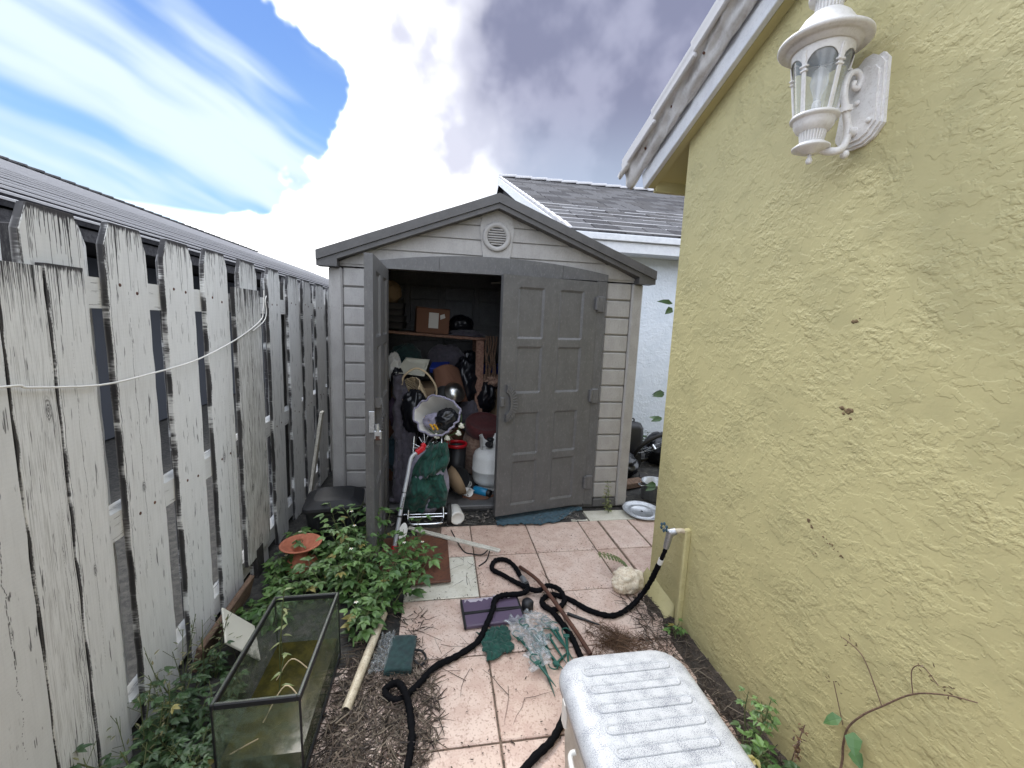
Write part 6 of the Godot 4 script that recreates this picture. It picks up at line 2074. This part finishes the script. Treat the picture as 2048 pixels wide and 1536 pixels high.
	tm.font = sf
	tm.material = M.black_matte
	var ax = (Vector3(-0.205, 0.44, -2.885) - Vector3(-0.238, 0.25, -2.78)).normalized()
	var out = Vector3(0.22, 0.12, 1.0)
	out = (out - ax * out.dot(ax)).normalized()
	var tp = piece(t, "printed_word", tm, Transform3D(Basis(ax, out.cross(ax), out), Vector3(-0.2345, 0.27, -2.791) + out * 0.0138 + o))
	g = G.new()
	var paddle = PackedVector2Array()
	for k in 24:
		var a = TAU * k / 24.0
		paddle.append(Vector2(0.028 * cos(a), 0.058 * sin(a)))
	g.prism(paddle, -0.002, 0.002)
	var tg = part(t, "paper_tag", g, M.paper)
	tg.transform = Transform3D(tilt(-35, 25, -24), Vector3(-0.222, 0.105, -2.715) + o)
	# hamper with its garland
	t = thing("hamper", "open white hamper with flowered lining on top of the cart", "hamper", "", Vector3(0.0, 0.74, -3.32))
	var hb = tilt(62, -8, 8)
	g = G.new()
	g.sheet(44, 12, func(u, v):
		var a = TAU * (u if u < 1.0 else 0.0)
		var r = lerpf(0.10, 0.158, v) * (1.0 + 0.16 * nz.get_noise_2d(cos(a) * 1.6 + 9, sin(a) * 1.6) * v)
		return hb * Vector3(r * cos(a) * 1.08, -0.16 + v * 0.22 + 0.02 * nz.get_noise_2d(cos(a) * 3, sin(a) * 3 + 20) * v, -r * sin(a)), 0.004)
	part(t, "wall", g, M.white_plastic)
	g = G.new()
	g.at(Vector3.ZERO, hb)
	g.lathe([Vector2(0.10, -0.16), Vector2(0.0, -0.158)], 24)
	part(t, "bottom", g, M.white_plastic)
	g = G.new()
	var rimp = []
	for k in 65:
		var a = TAU * k / 64.0
		var r = 0.160 * (1.0 + 0.16 * nz.get_noise_2d(cos(a) * 1.6 + 9, sin(a) * 1.6))
		rimp.append(hb * Vector3(r * cos(a) * 1.08, 0.062 + 0.02 * nz.get_noise_2d(cos(a) * 3, sin(a) * 3 + 20) + 0.004 * sin(a * 22.0), -r * sin(a)))
	g.tube(rimp, 0.008, 8, false)
	part(t, "ruffled_rim", g, M.lilac_cloth)
	for k in 9:
		g = G.new()
		var a = 0.2 + k * 0.35
		g.tube([hb * Vector3(-0.115 + k * 0.008, 0.0, 0.0 + 0.012 * (k % 3)), hb * Vector3(-0.045 + k * 0.008, 0.03 + 0.008 * (k % 2), 0.075 + 0.012 * (k % 4))], 0.008, 6)
		solo("yellow_rod", g, M.yellow, "yellow plastic rod in the bundle inside the white hamper", "rod", "yellow rods in the hamper").position = t.position
	solo("trash_bag", crumple(Vector3(0.065, -0.01, 0.03), Vector3(0.085, 0.075, 0.07), 86, 0.5), M.trash_bag, "crumpled black bag stuffed inside the white hamper", "bag").position = t.position
	solo("grey_cloth", crumple(Vector3(-0.01, -0.035, -0.01), Vector3(0.10, 0.06, 0.06), 87, 0.4), M.lilac_cloth, "folded grey cloth inside the white hamper", "cloth").position = t.position
	var gd = thing("rose_garland", "garland of cream cloth roses hanging on the hamper rim", "garland", "", t.position)
	for q in [[0.172, -0.05, 0.09], [0.15, -0.105, 0.10], [-0.015, -0.125, 0.115], [0.065, -0.14, 0.11]]:
		var c = Vector3(q[0], q[1], q[2])
		g = G.new()
		for k in 7:
			var a = k * 2.4
			var r = 0.004 + 0.0022 * k
			g.ball(c + Vector3(cos(a) * r, sin(a) * r, 0.006 - 0.0012 * k), Vector3(0.011, 0.010, 0.008), null, 0, 1, 10, 6)
		part(gd, "rose", g, M.rose)
		g = G.new()
		for k in 4:
			var a = k * 1.7 + q[0] * 40
			g.leaf(c + Vector3(0, 0, -0.006), Vector3(cos(a), sin(a), 0.1), Vector3(0, 0, 1), 0.034, 0.018)
		part(gd, "leaves", g, M.rose_leaf)
	g = G.new()
	g.tube(spline([Vector3(0.17, 0.04, 0.07), Vector3(0.168, -0.03, 0.085), Vector3(0.14, -0.09, 0.10), Vector3(0.07, -0.125, 0.105), Vector3(-0.01, -0.115, 0.11), Vector3(-0.07, -0.07, 0.11)], 6), 0.004, 6)
	part(gd, "vine", g, M.rose_leaf)
	# skewers sticking out under the hamper
	for k in 11:
		g = G.new()
		var a = k * 0.57
		var b = Vector3(-0.10 + 0.012 * cos(a * 3.0), 0.56, -3.08)
		g.tube([b, b + Vector3(0.09 * cos(a) * 0.9, 0.055 + 0.045 * sin(a * 1.7), 0.05 * sin(a))], 0.0028, 5)
		solo("skewer", g, M.chrome, "steel skewer in the bundle under the white hamper", "skewer", "steel skewers on the cart")
	# white jar lying before the threshold
	t = thing("white_jar", "white plastic jar lying on the soil before the shed", "jar", "", Vector3(0.135, 0.056, -3.06))
	t.rotation = Vector3(0.04, 0.16, 0)
	g = G.new()
	g.at(Vector3.ZERO, Basis(Vector3.RIGHT, PI / 2))
	g.lathe([Vector2(0.0, -0.07), Vector2(0.045, -0.07), Vector2(0.05, -0.06), Vector2(0.05, 0.04), Vector2(0.046, 0.05)], 28)
	part(t, "body", g, M.white_plastic)
	g = G.new()
	g.at(Vector3.ZERO, Basis(Vector3.RIGHT, PI / 2))
	g.lathe([Vector2(0.051, 0.048), Vector2(0.052, 0.052), Vector2(0.052, 0.072), Vector2(0.048, 0.077), Vector2(0.04, 0.077), Vector2(0.038, 0.075), Vector2(0.0, 0.076)], 28)
	part(t, "lid", g, M.white_plastic)

# ---------------------------------------------------------------- plants and litter
func weed(nm: String, label: String, group: String, base: Vector3, h: float, nodes: int, ls: float, c0: Color, c1: Color, spread := 0.5, bare := 0.15, cat := "weed"):
	var t = thing(nm, label, cat, group, base)
	var sg := G.new()
	var lg := G.new()
	var stems = 2 + rng.randi() % 3
	for s in stems:
		var az = rf(0, TAU)
		var lean = rf(0.15, spread)
		var hh = h * rf(0.6, 1.05)
		var tip = Vector3(cos(az) * lean * hh, hh, sin(az) * lean * hh)
		var mid = tip * 0.5 + Vector3(rf(-0.02, 0.02), 0.03 * hh, rf(-0.02, 0.02))
		var pts = spline([Vector3(rf(-0.01, 0.01), -0.005, rf(-0.01, 0.01)), mid, tip], 4)
		sg.tube(pts, [0.0035, 0.0033, 0.003, 0.0028, 0.0026, 0.0023, 0.002, 0.0017, 0.0013], 5)
		for k in nodes:
			var f = bare + (1.0 - bare) * (k + 0.6) / nodes
			var p = pts[int(clamp(f * 8.0, 0, 8))]
			var a0 = k * 1.57 + s
			for side in 2:
				var a = a0 + side * PI + rf(-0.3, 0.3)
				var d = Vector3(cos(a), rf(0.0, 0.5), sin(a)).normalized()
				var pl = ls * rf(0.4, 0.8)
				var q = p + d * pl
				sg.tube([p, q], 0.0011, 3, false)
				var sz = ls * rf(0.75, 1.15) * lerpf(1.1, 0.7, f)
				var cc = c0.lerp(c1, rng.randf())
				if rng.randf() < 0.025: cc = Color(0.22, 0.19, 0.05)
				for m in [[0.0, 1.0], [0.95, 0.78], [-0.95, 0.78]]:
					lg.col = cc * rf(0.85, 1.15)
					var dd = Vector3(cos(a + m[0]), d.y * 0.4 + rf(-0.25, 0.15), sin(a + m[0]))
					lg.leaf(q, dd, Vector3(rf(-0.25, 0.25), 1, rf(-0.25, 0.25)), sz * m[1], sz * m[1] * rf(0.5, 0.62), rf(0.1, 0.45), rf(0.1, 0.35))
	part(t, "stem", sg, M.stem)
	part(t, "foliage", lg, M.leaf)
	if nm == "leafy_weed" and rng.randf() < 0.3:
		var fg := G.new()
		var fp = Vector3(rf(-0.04, 0.06), h * 1.0, rf(-0.02, 0.06))
		fg.col = Color(0.75, 0.74, 0.68)
		for k in 5: fg.leaf(fp, Vector3(cos(k * 1.257), 0.15, sin(k * 1.257)), Vector3.UP, 0.011, 0.008)
		fg.col = Color(0.5, 0.36, 0.06)
		fg.ball(fp + Vector3(0, 0.002, 0), Vector3(0.003, 0.003, 0.003), null, 0, 1, 8, 6)
		fg.col = Color(0.07, 0.12, 0.04)
		fg.tube([Vector3(fp.x * 0.5, fp.y * 0.6, fp.z * 0.5), fp], 0.0012, 4)
		part(t, "flower", fg, M.leaf)
	return t

func twig(g: G, p: Vector3, ln: float, r: float, flat := 0.3):
	var a = rf(0, TAU)
	var pts = []
	var q = p
	for k in 4:
		pts.append(q)
		a += rf(-0.28, 0.28)
		q += Vector3(cos(a), rf(-flat, flat) * 0.6, sin(a)) * ln / 3.0
		q.y = maxf(q.y, p.y * 0.3 + 0.001)
	g.tube(pts, [r, r * 0.9, r * 0.7, r * 0.4], 3, false, -1)

func make_plants():
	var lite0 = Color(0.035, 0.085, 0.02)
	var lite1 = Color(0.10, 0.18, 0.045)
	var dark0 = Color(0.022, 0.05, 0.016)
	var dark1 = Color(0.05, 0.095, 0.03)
	# bushy clump before the open door
	for q in [[-0.86, -2.42, 0.20], [-0.80, -2.60, 0.22], [-0.67, -2.58, 0.20], [-0.62, -2.36, 0.20], [-0.55, -2.55, 0.30], [-0.47, -2.42, 0.30], [-0.40, -2.55, 0.28], [-0.36, -2.34, 0.30], [-0.27, -2.44, 0.28], [-0.22, -2.28, 0.28], [-0.30, -2.16, 0.26], [-0.42, -2.18, 0.24], [-0.16, -2.20, 0.24], [-0.13, -2.36, 0.22], [-0.33, -2.02, 0.18], [-0.54, -2.24, 0.20], [-0.70, -2.22, 0.18], [-0.24, -2.08, 0.22], [-0.36, -1.92, 0.14], [-0.80, -2.26, 0.18], [-0.46, -2.30, 0.26], [-0.90, -2.10, 0.16], [-0.78, -2.02, 0.14]]:
		weed("leafy_weed", "bright green leafy weed in the bushy clump before the open shed door", "weeds in the bushy clump", Vector3(q[0], 0.005, q[1]), q[2] * rf(1.0, 1.45) * (0.62 if q[0] < -0.58 else 1.0), 5, rf(0.052, 0.078), lite0, lite1, 0.7, 0.12)
	# darker growth along the foot of the fence
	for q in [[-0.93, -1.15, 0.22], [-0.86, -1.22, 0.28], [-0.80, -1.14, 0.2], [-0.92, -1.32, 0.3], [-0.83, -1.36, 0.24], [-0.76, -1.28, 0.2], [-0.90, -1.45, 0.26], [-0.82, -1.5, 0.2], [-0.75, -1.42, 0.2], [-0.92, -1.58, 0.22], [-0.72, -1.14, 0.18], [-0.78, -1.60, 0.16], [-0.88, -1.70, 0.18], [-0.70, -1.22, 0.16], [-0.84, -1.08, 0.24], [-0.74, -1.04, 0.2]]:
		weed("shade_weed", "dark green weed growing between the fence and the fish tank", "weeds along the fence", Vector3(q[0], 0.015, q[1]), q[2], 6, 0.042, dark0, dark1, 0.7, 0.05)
	# thin flowering stems among them
	for k in 14:
		var t = thing("thin_stem_weed", "thin bare weed stem rising against the white fence boards", "weed", "thin stems along the fence", Vector3(rf(-0.94, -0.82), 0.015, rf(-1.15, -1.95)))
		var g := G.new()
		var h = rf(0.2, 0.42)
		var a = rf(0, TAU)
		var pts = spline([Vector3.ZERO, Vector3(cos(a) * 0.02, h * 0.5, sin(a) * 0.03), Vector3(cos(a) * 0.05, h, sin(a) * 0.08)], 4)
		g.tube(pts, 0.0014, 4)
		for m in 5:
			var p = pts[3 + m]
			var b = rf(0, TAU)
			g.tube([p, p + Vector3(cos(b) * 0.03, 0.035, sin(b) * 0.04)], 0.0009, 3)
		part(t, "stem", g, M.stem)
		g = G.new()
		for m in 9:
			g.col = Color(0.07, 0.10, 0.035).lerp(Color(0.14, 0.12, 0.05), rng.randf())
			var b = rf(0, TAU)
			g.leaf(pts[3 + m % 5] + Vector3(cos(b) * 0.02, rf(0, 0.03), sin(b) * 0.02), Vector3(cos(b), 0.4, sin(b)), Vector3.UP, 0.022, 0.006)
		part(t, "foliage", g, M.leaf)
	# pale weed before the shed's right side
	weed("pale_weed", "tall pale weed growing at the foot of the shed siding", "", Vector3(1.375, 0.0, -3.10), 0.34, 9, 0.026, Color(0.16, 0.18, 0.06), Color(0.22, 0.24, 0.10), 0.16, 0.1)
	weed("seedling", "small green seedling at the foot of the yellow wall by the pipe", "", Vector3(1.165, 0.005, -1.72), 0.07, 2, 0.042, lite0, lite1, 0.4, 0.4, "seedling")
	weed("broad_weed", "broad leaved weed between the cooler and the yellow wall", "", Vector3(1.03, 0.0, -1.06), 0.24, 4, 0.055, lite0, lite1, 0.35, 0.3)
	weed("broad_weed", "slender weed behind the cooler against the yellow wall", "", Vector3(1.12, 0.0, -1.16), 0.26, 4, 0.036, dark1, lite1, 0.25, 0.4)
	weed("broad_weed", "low dark weed at the wall foot under the climbing vine", "", Vector3(1.15, 0.0, -0.98), 0.14, 3, 0.06, dark0, dark1, 0.3, 0.3)
	# fern at the wall corner
	var t = thing("fern", "small yellowish fern growing from the wall corner", "fern", "", Vector3(1.175, 0.0, -2.30))
	var g := G.new()
	for k in 7:
		var a = PI + rf(-0.9, 0.9)
		var d = Vector3(cos(a) * 0.5, 1.0, sin(a) * 0.4).normalized()
		for m in 11:
			var p = d * (0.03 + m * 0.014) + Vector3(cos(a) * 0.0012 * m * m, -0.0004 * m * m, 0)
			for s in [-1, 1]:
				g.col = Color(0.07, 0.12, 0.03).lerp(Color(0.16, 0.16, 0.05), rng.randf())
				g.leaf(p, Vector3(-0.2, 0.2, s), Vector3.UP, 0.04 - 0.002 * m, 0.009, 0.3)
	part(t, "frond", g, M.leaf)
	# dry seed head by the cooler
	t = thing("dry_seed_head", "brown dried seed head leaning on the yellow wall behind the cooler", "seed head", "", Vector3(1.17, 0.0, -1.05))
	g = G.new()
	g.tube(spline([Vector3.ZERO, Vector3(0.01, 0.1, 0.0), Vector3(0.02, 0.24, 0.015)], 4), 0.002, 5)
	part(t, "stem", g, M.old_wood)
	g = G.new()
	for k in 60:
		g.col = Color(0.10, 0.05, 0.025) * rf(0.6, 1.3)
		var p = Vector3(0.014, 0.10 + 0.13 * rng.randf(), 0.008) + Vector3(rf(-0.012, 0.012), 0, rf(-0.012, 0.012))
		g.leaf(p, Vector3(rf(-1, 1), rf(-0.6, 0.6), rf(-1, 1)), Vector3.UP, 0.014, 0.006)
	part(t, "seeds", g, M.leaf)
	# vine climbing on the yellow wall
	t = thing("climbing_vine", "thin bare vine with a few leaves climbing the yellow wall", "vine", "", Vector3(1.21, 0.0, -0.93))
	var o = -t.position
	g = G.new()
	g.at(o)
	var V = func(y, z): return Vector3(1.218, y, z)
	var stem = spline([Vector3(1.19, -0.005, -0.93), V.call(0.2, -0.927), V.call(0.277, -0.931), V.call(0.343, -0.926), V.call(0.42, -0.893), V.call(0.492, -0.85), V.call(0.591, -0.787), V.call(0.653, -0.72), V.call(0.686, -0.666)], 6)
	var rad = []
	for i in stem.size(): rad.append(lerpf(0.0042, 0.0012, float(i) / stem.size()))
	g.tube(stem, rad, 6)
	g.tube(spline([V.call(0.591, -0.787), V.call(0.649, -0.799), V.call(0.679, -0.778), V.call(0.66, -0.74)], 5), 0.0013, 5)
	g.tube(spline([V.call(0.492, -0.85), V.call(0.57, -0.905), V.call(0.592, -0.936), V.call(0.594, -0.984)], 5), 0.0015, 5)
	g.tube(spline([V.call(0.335, -0.941), V.call(0.418, -0.98), V.call(0.44, -0.99)], 5), 0.0014, 5)
	part(t, "stem", g, M.old_wood)
	g = G.new()
	g.at(o)
	for q in [[0.355, -0.945, 0.055, -0.3], [0.35, -0.905, 0.06, 0.5], [0.30, -0.90, 0.05, 1.2]]:
		g.col = Color(0.05, 0.11, 0.03)
		g.leaf(Vector3(1.214, q[0], q[1]), Vector3(-0.5, -0.35, q[3]), Vector3(-0.6, 1, 0), q[2], q[2] * 0.7, 0.2)
	for k in 26:
		g.col = Color(0.12, 0.08, 0.04)
		var b = [V.call(0.594, -0.97), V.call(0.66, -0.71), V.call(0.68, -0.76), V.call(0.43, -0.985)][k % 4]
		g.leaf(b + Vector3(0, rf(-0.02, 0.02), rf(-0.03, 0.03)), Vector3(-0.3, rf(-1, 1), rf(-1, 1)), Vector3(-1, 0, 0), 0.011, 0.004)
	part(t, "foliage", g, M.leaf)
	# leaves of a creeper showing round the far corner of the yellow house
	t = thing("corner_creeper", "dark creeper leaves poking round the far corner of the yellow wall", "creeper", "", Vector3(1.265, 0.0, -2.18))
	g = G.new()
	var cs = spline([Vector3(0.03, 0.0, 0), Vector3(0.0, 0.6, 0.0), Vector3(0.02, 1.1, 0.0), Vector3(0.0, 1.6, 0), Vector3(0.03, 2.0, 0)], 5)
	g.tube(cs, 0.003, 5)
	part(t, "stem", g, M.old_wood)
	g = G.new()
	for q in [1.0, 1.13, 1.62, 0.6]:
		for k in 2:
			g.col = dark0.lerp(dark1, rng.randf())
			g.leaf(Vector3(-0.02, q + rf(-0.02, 0.02), -0.01), Vector3(-1, rf(-0.9, 0.5), rf(-0.5, 0.4)), Vector3(rf(-0.5, 0.5), 0.6, 1), rf(0.05, 0.085), rf(0.03, 0.045), 0.3)
	part(t, "foliage", g, M.leaf)
	# growth at the foot of the white wall
	for k in 6:
		weed("shade_weed", "dark weed at the foot of the white house wall", "weeds by the white house", Vector3(1.8 + k * 0.17, 0.0, -4.9 + rf(-0.15, 0.15)), rf(0.15, 0.35), 5, 0.06, dark0, dark1, 0.5, 0.1)

func make_litter():
	var g := G.new()
	var cols = [Color(0.06, 0.043, 0.032), Color(0.095, 0.07, 0.052), Color(0.038, 0.029, 0.024), Color(0.15, 0.12, 0.09)]
	for k in 2900:
		var x; var z
		if k < 1900:
			var a = rf(0, TAU)
			var r = sqrt(rng.randf())
			x = -0.20 + cos(a) * r * 0.22
			z = -1.45 + sin(a) * r * 0.36
			if x < -0.40: continue
		elif k < 2450:
			x = rf(-0.40, -0.05); z = rf(-1.05, -2.05)
		else:
			x = rf(-0.38, -0.26); z = rf(-1.2, -1.9)
		g.col = cols[rng.randi() % 4] * rf(0.8, 1.2)
		twig(g, Vector3(x, rf(0.004, 0.022), z), rf(0.018, 0.075), rf(0.0012, 0.0034))
	stuff(self, "dry_roots", g, M.twig, "mat of dry brown roots and twigs beside the fish tank", "twigs")
	g = G.new()
	for k in 900:
		var a = rf(0, TAU)
		var r = pow(rng.randf(), 0.9) * 1.2
		g.col = Color(0.12, 0.068, 0.04) * rf(0.5, 1.3)
		var lob = 0.7 + 0.5 * sin(a * 3.0 + 1.0)
		twig(g, Vector3(0.86 + cos(a) * r * 0.19 * lob, rf(0.003, 0.035 * (1.0 - r) + 0.006), -1.72 + sin(a) * r * 0.12 * lob), rf(0.03, 0.09), rf(0.0007, 0.0014), 0.5)
	stuff(self, "pine_straw", g, M.twig, "heap of rusty brown dried straw behind the cooler", "straw")
	g = G.new()
	for k in 1500:
		g.col = cols[rng.randi() % 4] * rf(0.7, 1.1)
		twig(g, Vector3(rf(1.0, 1.215), rf(0.006, 0.022), rf(-2.05, 0.2)), rf(0.02, 0.1), rf(0.0008, 0.0022))
	stuff(self, "wall_litter", g, M.twig, "dry twigs and leaf litter along the foot of the yellow wall", "litter")
	# crumbs of dead leaf over the tiles
	g = G.new()
	for k in 1100:
		var x = rf(-0.35, 1.2); var z = rf(-3.0, -0.9)
		if rng.randf() < 0.45: z = TZ + TS * int(rf(0, 5)) + rf(-0.02, 0.02)
		elif rng.randf() < 0.3: x = TX + TS * int(rf(-1, 3)) + rf(-0.02, 0.02)
		g.col = cols[rng.randi() % 3] * rf(0.4, 1.0)
		var a = rf(0, TAU)
		g.leaf(Vector3(x, 0.004, z), Vector3(cos(a), 0.05, sin(a)), Vector3.UP, rf(0.004, 0.016), rf(0.002, 0.006), -0.2, 0.4)
	stuff(self, "leaf_crumbs", g, M.twig, "dead leaf crumbs and specks scattered over the pink tiles", "litter")
	# a few single dead vines on the tiles
	g = G.new()
	for q in [[0.1, -1.62], [0.16, -1.8], [0.05, -1.78], [0.12, -2.3], [0.3, -2.42], [0.32, -1.5], [0.75, -2.0], [0.22, -2.5], [0.62, -2.2]]:
		for k in 4:
			g.col = cols[rng.randi() % 3]
			twig(g, Vector3(q[0] + rf(-0.06, 0.06), 0.006, q[1] + rf(-0.06, 0.06)), rf(0.08, 0.2), rf(0.0008, 0.0016), 0.2)
	stuff(self, "dead_tendrils", g, M.twig, "wiry dead tendrils lying on the tiles by the hose", "tendrils")
	# litter at the shed threshold, behind the shed and under the fence
	g = G.new()
	for k in 900:
		g.col = Color(0.09, 0.08, 0.07) * rf(0.4, 2.4)
		var x = rf(-0.45, 1.1); var z = rf(-3.17, -2.98)
		if k > 450: x = rf(1.6, 2.9); z = rf(-4.9, -3.3)
		if k > 700: x = rf(-0.95, -0.7); z = rf(-2.1, -1.2)
		var a = rf(0, TAU)
		if k % 3 == 0: twig(g, Vector3(x, 0.012, z), rf(0.03, 0.12), rf(0.001, 0.0025))
		else: g.leaf(Vector3(x, 0.012, z), Vector3(cos(a), 0.1, sin(a)), Vector3.UP, rf(0.01, 0.05), rf(0.006, 0.025), -0.2, 0.5)
	stuff(self, "shed_litter", g, M.twig, "dark leaf litter on the soil before and beside the shed", "litter")

func _ready():
	rng.seed = 4
	make_camera_and_light()
	make_materials()
	make_ground()
	make_neighbour()
	make_white_house()
	make_yellow_house()
	make_fence()
	make_shed()
	make_shed_contents()
	make_aquarium()
	make_yard_things()
	make_tap_and_hose()
	make_cooler()
	make_lantern()
	make_plants()
	make_litter()
